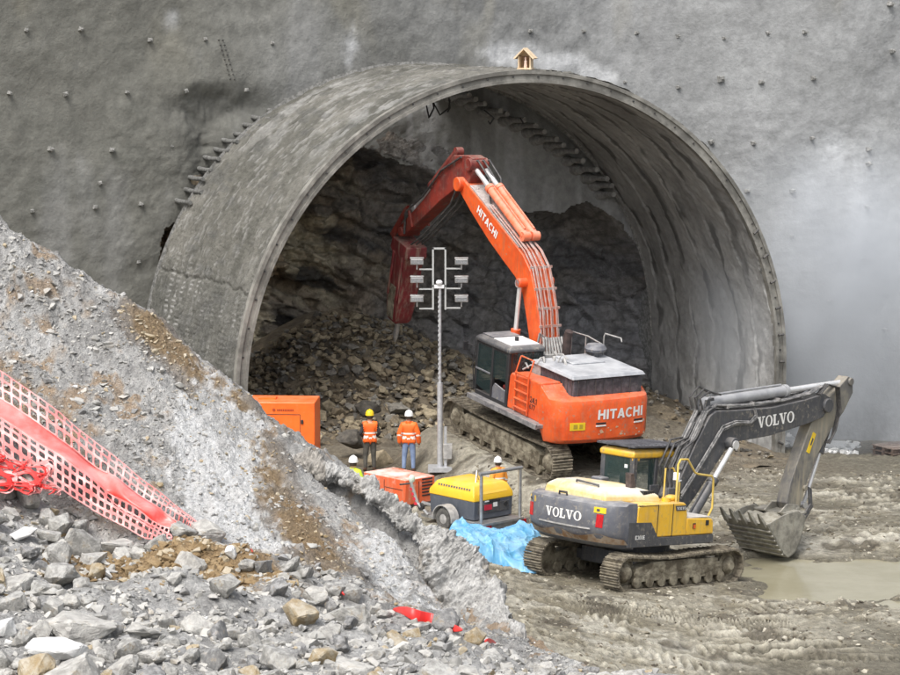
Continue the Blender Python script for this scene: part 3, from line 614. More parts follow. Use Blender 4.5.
def track(root, y, xs, xi, rs, ri, width, pitch, sag, side, loft=0.0):
    """one crawler: chain of shoes, frame, sprocket, idler, rollers. xs < xi; bottom at z = 0"""
    P = []
    for k in range(21): P.append((lerp(xs, xi, k / 20), 0.0))
    for k in range(1, 16): t = -PI / 2 + PI * k / 16; P.append((xi + ri * math.cos(t), ri + ri * math.sin(t)))
    for k in range(31): t = k / 30; P.append((lerp(xi, xs, t), lerp(2 * ri, 2 * rs, t) - sag * (math.sin(PI * t) ** 1.0) + loft * math.exp(-((t - .33) / .2) ** 2)))
    for k in range(1, 16): t = PI / 2 + PI * k / 16; P.append((xs + rs * math.cos(t), rs + rs * math.sin(t)))
    P = [Vector((a, 0, b)) for a, b in P]; P.append(P[0]); cum = [0]
    for a, b in zip(P[:-1], P[1:]): cum.append(cum[-1] + (b - a).length)
    n = round(cum[-1] / pitch); w = MB(); link_ = MB()
    def samp(q):
        q %= cum[-1]
        for i in range(len(cum) - 1):
            if cum[i + 1] >= q: return P[i].lerp(P[i + 1], (q - cum[i]) / max(1e-6, cum[i + 1] - cum[i])), (P[i + 1] - P[i]).normalized()
    for k in range(n):
        p, d = samp((k + .5) * cum[-1] / n); nn = Vector((d.z, 0, -d.x))
        jit = random.uniform(-.006, .006)
        def sect(a, b): return p + d * a + nn * (b + jit)
        pr = [sect(-pitch * .49, 0), sect(-pitch * .49, .045), sect(-pitch * .38, .085), sect(-pitch * .30, .04), sect(-.03, .04), sect(0, .07), sect(.03, .04), sect(pitch * .3, .04), sect(pitch * .36, .07), sect(pitch * .47, .05), sect(pitch * .49, .01), sect(pitch * .44, 0)]
        w.loft([[v + Vector((0, y + s_ * width / 2, 0)) for v in pr] for s_ in (-1, 1)])
        for s_ in (-1, 1):
            q = [sect(-pitch * .45, -.1), sect(-pitch * .45, .0), sect(pitch * .45, .0), sect(pitch * .45, -.1)]; link_.loft([[v + Vector((0, y + s_ * .09 + o, 0)) for v in q] for o in (-.03, .03)])
    tr = w.build('crawler_track', M_shoe, root); link_.build('chain', M_shoe, tr)
    zc = (rs + ri) / 2
    w = MB(); yo = y + side * (width / 2 - .05)
    pr = [(xs + rs * .9, .17), (xs + rs * .75, zc * 1.25), (xs + .9, zc * 1.62), ((xs + xi) / 2, zc * 1.66), (xi - .8, zc * 1.62), (xi - ri * .9, zc * 1.2), (xi - ri * .9, .2)]
    w.prism(pr, y - side * .1, yo - side * .03)
    ny = 26; nz = 6
    # caked mud on the side of the frame
    rr = random.Random(int(abs(y * 100) + xi * 10))
    for k in range(90):
        cx_ = rr.uniform(xs + rs, xi - ri); cz_ = rr.uniform(.3, zc * 1.5); w.ball((cx_, yo - side * .035, cz_), rr.uniform(.03, .13), 8, (1.8, .2, .75))
    w.build('track_frame', M_mudp, tr, bevel=.015)
    w = MB()
    for k in range(20):
        t = 2 * PI * k / 20; w.box((xs + (rs - .03) * math.cos(t), y, rs + (rs - .03) * math.sin(t)), (.09, .12, .09), (0, -t, 0))
    w.lathe([(rs * .9, y - .06), (rs * .9, y + .06)], (xs, 0, rs), 'y', 24); w.lathe([(rs * .62, y), (rs * .6, yo - side * .12), (rs * .38, yo - side * .02), (rs * .3, yo)], (xs, 0, rs), 'y', 20); w.build('sprocket', M_mudp, tr, smooth=40)
    w = MB(); w.lathe([(ri * .92, y - .1), (ri * .92, y + .1), (ri * .5, y + side * .12)], (xi, 0, ri), 'y', 24); w.lathe([(ri * .55, y), (ri * .55, yo - side * .12), (ri * .3, yo - side * .04), (.1, yo)], (xi, 0, ri), 'y', 20); w.build('idler', M_mudp, tr, smooth=40)
    nr = 8
    for k in range(nr):
        x = lerp(xs + rs * 1.0, xi - ri * 1.0, k / (nr - 1)); w = MB(); w.lathe([(.05, -.2), (.145, -.19), (.145, -.12), (.11, -.1), (.11, .1), (.145, .12), (.145, .19), (.05, .2)], (x, y + side * .04, .155), 'y', 14); w.build('roller', M_mudp, tr, smooth=40)
    return tr
def plate_text(mb, text, font, h, o, ex, ey, mi, squash=1.0, off=.008):
    o, ex, ey = Vector(o), Vector(ex).normalized(), Vector(ey).normalized(); n = ex.cross(ey)
    write(mb, text, font, h, lambda a, b, d: o + ex * a + ey * b + n * (off + d), mi, squash)
# ------------------------------------------------------------------ yellow and grey excavator in the yard
def build_yellow():
    root = empty('excavator', (4.727, 65.431, -.794), (0, math.radians(6), math.radians(45)))
    tag(root, 'yellow and grey crawler excavator with its dark boom stretched over the puddle', 'excavator')
    # ---- undercarriage
    track(root, -1.3, -2.05, 2.02, .40, .40, .6, .19, .10, -1, .05); track(root, 1.3, -2.05, 2.02, .40, .40, .6, .19, .10, 1, .05)
    w = MB(); w.bx(-1.0, 1.0, -1.0, 1.0, .32, .72); w.bx(-.95, -.55, -1.2, 1.2, .35, .62); w.bx(.55, .95, -1.2, 1.2, .35, .62); w.lathe([(.85, .7), (.85, .98), (.7, 1.02)], (0, 0, 0)); w.build('carbody', M_gr, root, bevel=.03)
    # ---- house
    w = MB(); w.bx(-1.95, 1.28, -1.43, 1.43, 1.02, 1.26); w.build('deck_frame', M_gr, root, bevel=.02)
    # counterweight
    def plan(off, n=26):
        pts = []
        for k in range(n + 1):
            y = lerp(-1.45, 1.66, k / n); a = abs(y - .1) / 1.555; x = -2.78 + .30 * a ** 2.2 + (.26 * max(0, (a - .82) / .18) ** 2) + off
            pts.append((x, y * (1 - max(0, off) * .10)))
        return pts
    def ringz(off, z, dz=0.0): p = plan(off); return [Vector((x, y, z)) for x, y in p] + [Vector((-1.75, 1.62 * (1 - max(0, off) * .1), z)), Vector((-1.75, -1.43 * (1 - max(0, off) * .1), z))]
    w = MB(); w.loft([ringz(.42, .98), ringz(.22, 1.10), ringz(.06, 1.30), ringz(.0, 1.46), ringz(0, 1.98), ringz(.03, 2.06), ringz(.16, 2.12)])
    def onx(y, z, off): a = abs(y - .1) / 1.555; return Vector((-2.78 + .30 * a ** 2.2 + .26 * max(0, (a - .82) / .18) ** 2 - off, y, z))
    write(w, 'VOLVO', SLAB, .235, lambda a, b, d: onx(-a + .12, 1.71 + b, .012 + d), 1, 1.08)
    for k in range(9):                                           # recessed bright line framing the name
        pass
    cw = w.build('counterweight', [M_gr2, M_white], root, smooth=35)
    w = MB()
    yy = np.linspace(-.74, .98, 24)
    for z_, t_ in ((1.44, .018),):
        w.loft([[onx(y, z_ - t_, .01), onx(y, z_ + t_, .01), onx(y, z_ + t_, -.02), onx(y, z_ - t_, -.02)] for y in yy])
    w.build('trim_line', M_hosed, cw)
    for y0 in (-.98, 1.36):
        w = MB(); s_ = -1 if y0 < 0 else 1
        z0, z1 = 1.50, 1.83; w.loft([[onx(y0 - .09 + (z - z0) * .05 * s_, z, .014), onx(y0 + .09 + (z - z0) * .05 * s_, z, .014), onx(y0 + .09 + (z - z0) * .05 * s_, z, -.03), onx(y0 - .09 + (z - z0) * .05 * s_, z, -.03)] for z in (z0, z1)]); w.build('tail_light', M_red, cw)
        w = MB(); w.loft([[onx(y0 - .16, z, .012), onx(y0 + .16, z, .012), onx(y0 + .16, z, -.03), onx(y0 - .16, z, -.03)] for z in (1.86, 2.0)]); w.mi = 1; w.loft([[onx(y0 + .0, z, .017), onx(y0 + .08, z, .017), onx(y0 + .08, z, -.03), onx(y0 + .0, z, -.03)] for z in (1.9, 1.96)]); w.build('warning_decal', [M_ydec, M_gr], cw)
    # brown rust and mud band along the lower lip
    w = MB(); rr = [[onx(y, 1.44, -.0) for y in np.linspace(-1.44, 1.65, 40)], [onx(y, 1.28 + .05 * math.sin(y * 5), -.055) + Vector((-.008, 0, 0)) for y in np.linspace(-1.44, 1.65, 40)], [onx(y, 1.10, -.225) + Vector((-.008, 0, 0)) for y in np.linspace(-1.44, 1.65, 40)]]
    w.loft(rr[1:], False, False); w.build('mud_film', mat('rusty_mud_film', (.26, .15, .075), (.36, .29, .22), scale=3.5, rough=.8, thr=(.42, .55)), cw)
    # right side body with doors
    w = MB(); w.prism([(-1.75, 1.26), (-1.75, 2.04), (-1.30, 2.10), (.02, 2.10), (.1, 2.06), (.18, 1.80), (.18, 1.26)], -1.45, -.55); w.build('side_body', M_ye, root, bevel=.03)
    w = MB(); w.prism([(-2.05, 1.04), (-2.05, 1.66), (-1.22, 1.64), (-.92, 1.24), (1.27, 1.24), (1.27, 1.04)], -1.458, -1.40)
    plate_text(w, 'E300E', SANS, .10, (-1.62, -1.458, 1.28), (1, 0, 0), (0, 0, 1), 1); w.build('lower_panel', [M_gr, M_white], root)
    w = MB()
    for x in (-.98, -.40): w.bx(x - .012, x + .012, -1.456, -1.40, 1.26, 2.08)
    w.bx(-1.70, -.99, -1.4565, -1.40, 2.055, 2.07); w.build('door_gap', M_blk, root)
    w = MB(); w.prism([(-.32, 2.03), (-.28, 1.90), (.08, 1.90), (.13, 2.03)], -1.462, -1.42); plate_text(w, 'VOLVO', SLAB, .07, (-.1, -1.462, 1.962), (1, 0, 0), (0, 0, 1), 1, 1.05); w.build('badge_plate', [M_gr, M_white], root)
    w = MB(); w.prism([(.18, 1.26), (.18, 1.70), (1.16, 1.66), (1.24, 1.60), (1.27, 1.26)], -1.45, -.62); w.build('step_box', M_ye, root, bevel=.03)
    w = MB(); w.bx(.2, 1.14, -1.43, -.66, 1.69, 1.712); w.build('step_tread', mat('dusty_grey_tread', (.45, .43, .4), (.6, .57, .53), scale=7, rough=.8), root)
    w = MB(); w.bx(.42, .52, -1.47, -1.44, 1.42, 1.56); w.bx(.93, 1.04, -1.47, -1.44, 1.49, 1.62); w.build('marker_lamp', M_blk, root)
    w = MB(); w.bx(.43, .51, -1.478, -1.465, 1.43, 1.53); w.build('reflector', mat('amber_lens', (.7, .12, .02), rough=.3), root)
    # hood
    w = MB(); w.loft([[Vector(v) for v in r] for r in ([(-2.25, -.78, 2.08), (-.45, -1.1, 2.06), (-.45, .30, 2.06), (-.95, 1.45, 2.06), (-2.2, 1.35, 2.08)], [(-2.22, -.74, 2.26), (-.5, -1.04, 2.24), (-.5, .28, 2.28), (-.98, 1.4, 2.32), (-2.17, 1.3, 2.32)], [(-2.05, -.55, 2.40), (-.62, -.86, 2.34), (-.62, .2, 2.42), (-1.06, 1.2, 2.44), (-2.02, 1.12, 2.44)])])
    hd = w.build('hood', M_yed, root, bevel=.05, seg=3)
    w = MB(); w.tube([(-2.02, .42, 2.44), (-2.02, .42, 2.49), (-2.02, -.32, 2.45), (-2.02, -.32, 2.40)], .028, 8); w.build('hood_handle', M_gr, hd, smooth=50)
    w = MB()
    for k in range(7): w.bx(-1.0 + k * .06, -.97 + k * .06, -.95, -.7, 2.26, 2.345)
    w.build('hood_louvre', M_blk, hd)
    w = MB(); w.prism([(-1.02, 2.36), (-1.06, 2.72), (-.92, 2.72), (-.80, 2.38)], -.52, -.34); w.prism([(-1.04, 2.70), (-1.05, 2.75), (-.93, 2.75), (-.92, 2.70)], -.54, -.32); w.build('exhaust_stack', mat('rusty_black_pipe', (.05, .035, .03), (.11, .08, .07), scale=6, rough=.7), root, bevel=.02)
    w = MB(); w.tube([(-2.48, .55, 2.12), (-2.49, .55, 2.2), (-2.46, .33, 2.2), (-2.45, .33, 2.12)], .03, 8); w.build('lifting_eye', M_blk, root, smooth=50)
    # left side body below the cab
    w = MB(); w.prism([(-1.75, 1.26), (-1.75, 2.04), (-.3, 2.06), (-.3, 1.26)], .55, 1.45); w.build('left_body', M_ye, root, bevel=.03)
    w = MB(); w.bx(-.45, -.12, .98, 1.34, 2.05, 2.44); w.build('intake_box', M_gr2, root, bevel=.04)
    # ---- cab
    C = MB(); y0, y1, x0, x1, zb, zt = .34, 1.34, .06, 2.02, 1.24, 3.02
    for (xa, ya) in ((x0, y0), (x0, y1)): C.prism([(xa - .06, zb), (xa + .12, zb), (xa + .05, zt), (xa - .10, zt)], ya - .07 if ya == y0 else ya - .07, ya + .07)
    for ya in (y0, y1): C.prism([(x1 - .06, zb), (x1 + .06, zb + .3), (x1 - .08, zt), (x1 - .2, zt)], ya - .05, ya + .05); C.prism([(.86, zb), (1.0, zb), (1.0, zt), (.86, zt)], ya - .04, ya + .04)
    C.bx(x0, x1, y0 - .05, y1 + .05, zb - .02, zb + .34); C.bx(x0 - .04, x0 + .05, y0, y1, zb, 2.12)
    cab = C.build('cab', M_gr, root, bevel=.02)
    w = MB(); w.loft([[Vector((x0 - .14 + i, y0 - .09 + i, z)) if k == 0 else Vector((x1 + .03 - i, y0 - .09 + i, z)) if k == 1 else Vector((x1 + .03 - i, y1 + .09 - i, z)) if k == 2 else Vector((x0 - .14 + i, y1 + .09 - i, z)) for k in range(4)] for i, z in ((.03, 3.0), (0, 3.05), (0, 3.15), (.08, 3.22), (.2, 3.24))]); w.build('cab_roof', M_ye, cab, bevel=.03)
    w = MB(); w.bx(x0 - .10, x0 + .16, y0 - .05, y0 + .02, 2.93, 3.02); w.build('roof_corner', M_ye, cab, bevel=.02)
    w = MB(); w.box((x0 + .85, (y0 + y1) / 2, 3.31), (2.1, 1.3, .05)); w.bx(x0 - .1, x1 + .1, y0 + .1, y0 + .16, 3.235, 3.29); w.bx(x0 - .1, x1 + .1, y1 - .16, y1 - .1, 3.235, 3.29)
    for k in range(14): w.bx(x0 - .16 + k * .145, x0 - .12 + k * .145, y0 - .06, y1 + .06, 3.334, 3.352)
    w.build('roof_guard', mat('guard_steel', (.07, .07, .078), (.13, .13, .145), scale=4, rough=.45, metal=.3, dust=(.38, .38, .4), dustamt=.55), cab)
    gw = [('rear_window', [(x0 - .06, y0 + .08, 2.14), (x0 - .06, y1 - .08, 2.14), (x0 - .085, y1 - .08, 3.0), (x0 - .085, y0 + .08, 3.0)]), ('side_window', [(x0 + .14, y0 - .03, 1.62), (.84, y0 - .03, 1.62), (.84, y0 - .03, 3.0), (x0 + .08, y0 - .03, 3.0)]),
          ('side_window', [(1.02, y0 - .03, 1.62), (x1 - .02, y0 - .03, 1.62), (x1 - .16, y0 - .03, 3.0), (1.02, y0 - .03, 3.0)]), ('side_window', [(x0 + .14, y1 + .02, 1.62), (x1 - .02, y1 + .02, 1.62), (x1 - .16, y1 + .02, 3.0), (x0 + .08, y1 + .02, 3.0)]), ('windscreen', [(x1 + .03, y0 + .06, 1.7), (x1 + .03, y1 - .06, 1.7), (x1 - .14, y1 - .06, 3.0), (x1 - .14, y0 + .06, 3.0)])]
    for nm, q in gw: w = MB(); w.quad(*q); w.build(nm, M_glassg, cab)
    w = MB(); w.box((x0 - .078, y0 + .2, 2.78), (.012, .1, .09)); w.build('window_sticker', M_white, cab)
    w = MB(); w.bx(.5, .97, .64, 1.10, 1.6, 1.78); w.box((.47, .87, 2.15), (.14, .46, .8), (0, -.12, 0)); w.box((.45, .87, 2.62), (.1, .28, .2), (0, -.12, 0)); w.build('driver_seat', M_seat, cab, bevel=.05)
    w = MB(); w.bx(1.45, 1.65, .5, .9, 1.6, 2.2); w.tube([(1.1, .5, 1.6), (1.15, .5, 2.0)], .03); w.build('console', M_seat, cab, bevel=.03)
    # ---- boom, dipper, bucket in the vertical plane y = 0
    B = [(1.0, 2.02), (1.18, 2.42), (1.75, 3.42), (2.24, 4.14), (2.5, 4.28), (3.3, 4.29), (4.88, 4.36), (6.3, 4.56), (7.15, 4.72), (7.42, 4.62), (7.44, 4.32), (7.15, 4.06), (6.4, 3.88), (4.77, 3.58), (3.5, 3.46), (3.0, 3.24), (2.5, 2.7), (1.9, 2.04), (1.5, 1.66), (1.12, 1.6)]
    w = MB(); w.prism(B, -.27, .27)
    plate_text(w, 'VOLVO', SLAB, .30, (5.05, -.27, 4.03), (6.4 - 4.2, 0, .22), (-.1, 0, 1), 1, 1.12)
    w.lathe([(.2, -.36), (.2, .36)], (7.28, 0, 4.4), 'y', 18); w.lathe([(.17, -.5), (.17, .5)], (3.1, 0, 3.42), 'y', 18); w.lathe([(.13, -.2), (.13, .2)], (2.3, 0, 4.28), 'y', 14)
    boom = w.build('boom', [M_gr, M_white], root, bevel=.02)
    for y in (-.44, .44): hyd('boom_cylinder', root, (1.45, y, 1.35), (3.1, y, 3.40), .125, .56, M_gr)
    hyd('arm_cylinder', root, (2.36, 0, 4.47), (8.36, 0, 5.02), .15, .56, mat('silver_grey_paint', (.26, .265, .28), (.34, .345, .355), scale=3, rough=.45, dust=(.42, .41, .4), dustamt=.4))
    w = MB(); w.prism([(2.15, 4.15), (2.2, 4.55), (2.5, 4.62), (2.6, 4.25)], -.14, -.08); w.prism([(2.15, 4.15), (2.2, 4.55), (2.5, 4.62), (2.6, 4.25)], .08, .14); w.build('boom_bracket', M_gr, boom)
    w = MB()
    for y, dz in ((-.2, .06), (-.13, .07), (-.06, .06), (.12, .07), (.2, .06)):
        w.tube([(1.3, y, 2.75), (1.75, y, 3.5 + dz), (2.2, y, 4.2 + dz), (2.55, y, 4.36 + dz), (3.6, y, 4.35 + dz), (5.4, y, 4.47 + dz), (6.6, y, 4.66 + dz), (7.1, y, 4.86 + dz)], .03, 6)
    for x in (3.0, 4.1, 5.2, 6.2): w.box((x, 0, 4.37 + (x - 3) * .085), (.06, .5, .09))
    w.build('boom_pipe', M_pipeg, boom, smooth=50)
    w = MB()
    for k, (y, o) in enumerate(((-.30, 0), (-.33, .07), (-.31, .14))):
        w.tube([(1.25, y, 2.0 + o), (2.0, y, 2.85 + o), (2.75, y, 3.75 + o), (3.25, y - .02, 3.92 + o * .7), (3.9, y, 3.92 + o * .5), (4.15, y, 4.06 + o), (4.05, y, 4.3 + o * .4)], .026, 6)
    w.build('boom_hose', M_pipeg, boom, smooth=50)
    for k in range(4):
        w = MB(); y = -.24 + k * .14; w.tube([(1.1, y, 2.3), (1.02 - .05 * k, y, 2.8), (1.25, y, 3.25 + .08 * k), (1.75, y, 3.55), (2.0, y, 3.95)], .032, 7); w.build('hose', M_hose, boom, smooth=50)
    for k in range(3): w = MB(); y = -.2 + k * .18; w.tube([(2.0, y, 4.3), (1.85, y, 4.6), (2.2, y, 4.78 + .05 * k), (2.7, y, 4.7)], .028, 7); w.build('hose', M_hose, boom, smooth=50)
    for k in range(3): w = MB(); y = -.3 + k * .06; w.tube([(6.9, y, 4.7), (7.25, y, 4.98), (7.75, y, 4.9), (7.9, y, 4.3), (7.75, y, 3.7 - k * .1), (7.5, y, 3.35)], .026, 7); w.build('hose', M_hose, boom, smooth=50)
    S = [(8.30, 5.20), (8.52, 5.12), (8.58, 4.74), (8.22, 4.2), (7.70, 3.72), (7.16, 3.0), (6.78, 2.25), (6.58, 1.62), (6.46, 1.36), (6.22, 1.38), (5.95, 1.72), (6.05, 2.25), (6.4, 3.06), (6.75, 3.86), (7.0, 4.35), (7.5, 4.62), (8.05, 5.0)]
    w = MB(); w.prism(S, -.18, .18); w.lathe([(.11, -.26), (.11, .26)], (6.34, 0, 1.5), 'y', 14); w.lathe([(.11, -.24), (.11, .24)], (8.4, 0, 5.05), 'y', 14); w.lathe([(.08, -.24), (.08, .24)], (6.7, 0, 2.12), 'y', 14)
    st = w.build('dipper_arm', mat('dipper_paint', (.12, .118, .115), (.27, .25, .2), scale=.9, rough=.55, thr=(.42, .6), dust=(.36, .32, .25), dustamt=.6, streak=((.38, .33, .24), .7), dscale=2), root, bevel=.02)
    w = MB(); w.prism([(6.88, 3.66), (7.02, 3.6), (6.78, 3.06), (6.64, 3.12)], -.188, -.17); w.mi = 1; w.prism([(6.86, 3.5), (6.92, 3.47), (6.84, 3.28), (6.78, 3.31)], -.19, -.17); w.build('warning_decal', [M_ydec, M_gr], st)
    hyd('bucket_cylinder', root, (7.98, 0, 4.30), (6.95, 0, 1.62), .10, .46, M_gr)
    w = MB()
    for y in (-.24, .24): w.prism([(6.78, 2.16), (6.92, 2.1), (7.02, 1.62), (6.9, 1.55)], y - .03, y + .03); w.prism([(6.9, 1.7), (7.04, 1.62), (6.6, 1.12), (6.46, 1.2)], y - .05, y + .01)
    w.build('bucket_link', M_gr, root, bevel=.01)
    # bucket: side cheeks, rounded shell, floor ribs, lip with teeth, ears, sticky load
    prof = [(4.42, 1.26), (4.85, .82), (5.22, .42), (5.48, .32), (5.76, .44), (5.95, .74), (6.06, 1.12), (6.12, 1.42)]
    inn = [(x + (.045 if i < 3 else -.03), z + .05) for i, (x, z) in enumerate(prof)]
    w = MB(); w.loft([[Vector((x, y, z)) for x, z in prof + inn[::-1]] for y in (-.74, .74)])
    cheek = prof + [(5.75, 1.60), (5.2, 1.52)]
    for y in (-.74, .70): w.prism(cheek, y, y + .04)
    for k in range(6):
        t = .2 + k * .145; x, z = lerp(4.42, 5.3, t), lerp(1.26, .38, t); w.box((x - .02, 0, z - .02), (.05, 1.5, .05), (0, PI / 4, 0))
    w.box((5.9, 0, 1.5), (.5, 1.46, .05), (0, -.15, 0)); w.lathe([(.12, -.3), (.12, .3)], (6.34, 0, 1.5), 'y', 16)
    for y in (-.29, .24): w.prism([(5.55, 1.50), (5.85, 1.72), (6.34, 1.68), (6.62, 1.3), (6.5, 1.05), (6.05, 1.1)], y, y + .05)
    bk = w.build('bucket', M_bucket, root, bevel=.012)
    for k in range(5):
        y = -.64 + k * .32; w = MB(); w.loft([[Vector((4.5, y - .07, 1.24)), Vector((4.5, y + .07, 1.24)), Vector((4.43, y + .07, 1.17)), Vector((4.43, y - .07, 1.17))], [Vector((4.3, y - .055, 1.42)), Vector((4.3, y + .055, 1.42)), Vector((4.25, y + .055, 1.36)), Vector((4.25, y - .055, 1.36))], [Vector((4.12, y - .03, 1.58)), Vector((4.12, y + .03, 1.58)), Vector((4.1, y + .03, 1.56)), Vector((4.1, y - .03, 1.56))]])
        w.build('tooth', M_bucket, bk, bevel=.006)
    w = MB(); gx, gy = np.meshgrid(np.linspace(4.62, 5.72, 22), np.linspace(-.69, .69, 26)); gzv = 1.12 + .30 * sstep(4.6, 5.5, gx) + .10 * fbm(gx * 3, gy * 3, 0, 3, 5) - .05 * (gy / .7) ** 2
    me = gridmesh('bucket_mud', gx, gy, gzv, mats=[mat('sticky_mud', (.26, .24, .19), (.40, .38, .32), scale=5, rough=.8, bump=.5, bscale=18)]); link('mud_load', me, bk)
    # handrail
    M_rail = mat('yellow_rail', (.62, .43, .08), (.66, .5, .16), scale=5, rough=.5)
    w = MB(); w.tube([(-.08, -1.25, 2.08), (-.10, -1.25, 3.05), (-.02, -1.25, 3.17), (.26, -1.25, 3.17), (.60, -1.25, 2.82), (.75, -1.25, 2.78), (1.28, -1.25, 2.72), (1.36, -1.25, 2.62), (1.40, -1.25, 1.9), (1.22, -1.25, 1.62)], .028, 8); w.tube([(-.1, -.85, 2.08), (-.1, -.85, 2.9), (.2, -.85, 2.9), (.5, -.85, 2.5), (.5, -.85, 1.7)], .024, 8); w.build('handrail', M_rail, root, smooth=50)
    w = MB(); w.ball((-.0, -1.02, 2.16), .16, 10, (1.2, 1, .6)); w.cyl((-.35, -1.15, 2.08), (-.35, -1.15, 2.2), .12, n=14); w.build('filler_cap', M_ye, root, smooth=50)
    w = MB(); w.box((.05, -1.1, 2.72), (.05, .16, .2), (0, .3, .6)); w.tube([(-.1, -1.25, 2.6), (.2, -1.15, 2.62)], .02); w.build('wing_mirror', M_roofw, root, bevel=.02)
    w = MB(); w.bx(.2, .75, -.3, .25, 1.26, 2.0); w.bx(.7, 1.1, -.34, -.28, 1.2, 2.3); w.bx(.7, 1.1, .28, .34, 1.2, 2.3); w.build('boom_foot_bracket', M_gr, root, bevel=.02)
    return root
VOL = build_yellow()
# ------------------------------------------------------------------ orange excavator with the rock breaker
def build_orange():
    root = empty('excavator', (2.708, 75.537, .738), (0, math.radians(-6), math.radians(119)))
    tag(root, 'big orange excavator with rock breaker reaching up into the tunnel arch', 'excavator')
    track(root, 1.28, -2.72, 2.70, .47, .47, .65, .23, .06, 1); track(root, -1.28, -2.72, 2.70, .47, .47, .65, .23, .06, -1)
    w = MB(); w.bx(-1.2, 1.2, -1.0, 1.0, .4, .9); w.bx(-1.2, -.7, -1.15, 1.15, .45, .8); w.bx(.7, 1.2, -1.15, 1.15, .45, .8); w.lathe([(.95, .85), (.95, 1.25), (.8, 1.3)], (-.3, 0, 0)); w.build('carbody', M_gr, root, bevel=.03)
    w = MB(); w.bx(-3.0, 1.2, -1.5, 1.5, 1.22, 1.52); w.build('deck_frame', M_gr, root, bevel=.02)
    w = MB(); w.bx(-2.6, 1.35, 1.46, 1.86, 1.44, 1.54); w.bx(-2.6, 1.35, 1.80, 1.88, 1.42, 1.57); w.build('walkway', mat('walkway_steel', (.14, .14, .15), (.28, .275, .27), scale=5, rough=.6, metal=.2, dust=(.34, .32, .3), dustamt=.6), root, bevel=.01)
    # counterweight, wraps round to the left flank
    def xo(y, off): a = abs(y) / 1.62; return -3.42 + .22 * a ** 2.4 + .34 * max(0, (a - .78) / .22) ** 2.4 + off
    def ring(off, z, fx=-2.35, dz=0): return [Vector((xo(y, off), y * (1 - off * .12), z)) for y in np.linspace(-1.62, 1.62, 34)] + [Vector((fx, 1.62 * (1 - off * .12), z + dz)), Vector((fx, -1.62 * (1 - off * .12), z + dz))]
    w = MB(); w.loft([ring(.30, 1.06, dz=.36), ring(.10, 1.12, dz=.34), ring(.0, 1.24, dz=.26), ring(0, 2.22, dz=.3), ring(.05, 2.34, dz=.26), ring(.16, 2.39, dz=.25), ring(.30, 2.40, dz=.25)])
    pos = lambda y, z, off: Vector((xo(y, -off), y, z))
    write(w, 'HITACHI', SANS, .285, lambda a, b, d: pos(-a - .46, 1.94 + b, .012 + d), 1, 1.04)
    cw = w.build('counterweight', [M_or, M_white], root, smooth=35)
    w = MB(); w.loft([[pos(y, 1.52, .012), pos(y, 1.74, .012), pos(y, 1.74, -.02), pos(y, 1.52, -.02)] for y in (.72, .88, 1.04, 1.18)]); w.mi = 1
    for ya, yb in ((.80, .90), (.96, 1.08)): w.loft([[pos(y, 1.57, .018), pos(y, 1.69, .018), pos(y, 1.69, -.02), pos(y, 1.57, -.02)] for y in (ya, yb)])
    w.build('warning_decal', [M_ydec, mat('worn_decal_print', (.42, .30, .03), rough=.6)], cw)
    w = MB(); w.loft([[pos(y, 1.25, .01), pos(y, 1.9, .01), pos(y, 1.9, -.02), pos(y, 1.25, -.02)] for y in (-1.56, -1.50)]); w.build('reflector', M_ydec, cw)
    for y in (.22, -1.08):
        w = MB(); w.loft([[pos(yy, z, .02), pos(yy, z + .05, .02), pos(yy, z + .05, -.03), pos(yy, z, -.03)] for yy in (y - .16, y + .16) for z in (1.66,)]); w.mi = 1; w.loft([[pos(yy, z, .03), pos(yy, z + .035, .03), pos(yy, z + .035, -.03), pos(yy, z, -.03)] for yy in (y - .16, y + .16) for z in (1.60,)]); w.build('rear_lamp', [M_blk, M_white], cw)
    rr = random.Random(4); w = MB()
    for k in range(16):                                     # paint knocked off the steel
        y, z, s = rr.uniform(-1.45, .3), rr.uniform(1.2, 1.62), rr.uniform(.02, .07); n = 7
        if k > 10: y = rr.uniform(-1.5, -.95); z = rr.uniform(1.25, 1.75)
        w.add([pos(y + s * rr.uniform(.5, 1.3) * math.cos(2 * PI * i / n), z + .8 * s * rr.uniform(.5, 1.2) * math.sin(2 * PI * i / n), .004 + k * .0003) for i in range(n)], [tuple(range(n))])
    w.build('paint_chip', mat('bare_chip', (.60, .36, .2), (.5, .42, .36), scale=9, rough=.7), cw)
    # left flank body
    w = MB(); w.prism([(-2.36, 1.52), (-2.36, 2.70), (-1.64, 2.66), (-1.0, 2.60), (-.66, 2.62), (-.58, 2.52), (-.5, 1.55)], .95, 1.60)
    tx = lambda s_, h, x, z: plate_text(w, s_, SANS, h, (x, 1.60, z), (-1, 0, -.03), (0, 0, 1), 1)
    tx('24.1', .17, -1.98, 2.1); tx('677', .15, -1.93, 1.9)
    w.build('side_body', [M_or, M_blk], root, bevel=.05, seg=3)
    w = MB(); w.prism([(-2.36, 1.52), (-2.36, 2.66), (-.4, 2.58), (.55, 2.3), (.9, 1.55)], -1.6, -.6); w.build('right_body', M_or, root, bevel=.04)
    w = MB()
    for x in (-1.02, -1.74):
        w.tube([(x, 1.66, 1.6), (x, 1.66, 2.72), (x + .02, 1.5, 3.18)], .022, 7)
    for k in range(5): w.tube([(-1.02, 1.67, 1.72 + k * .25), (-1.74, 1.67, 1.72 + k * .25)], .03, 6)
    w.tube([(-1.02, 1.5, 3.18), (-1.74, 1.5, 3.18)], .022, 6); w.build('ladder', M_or, root, smooth=50)
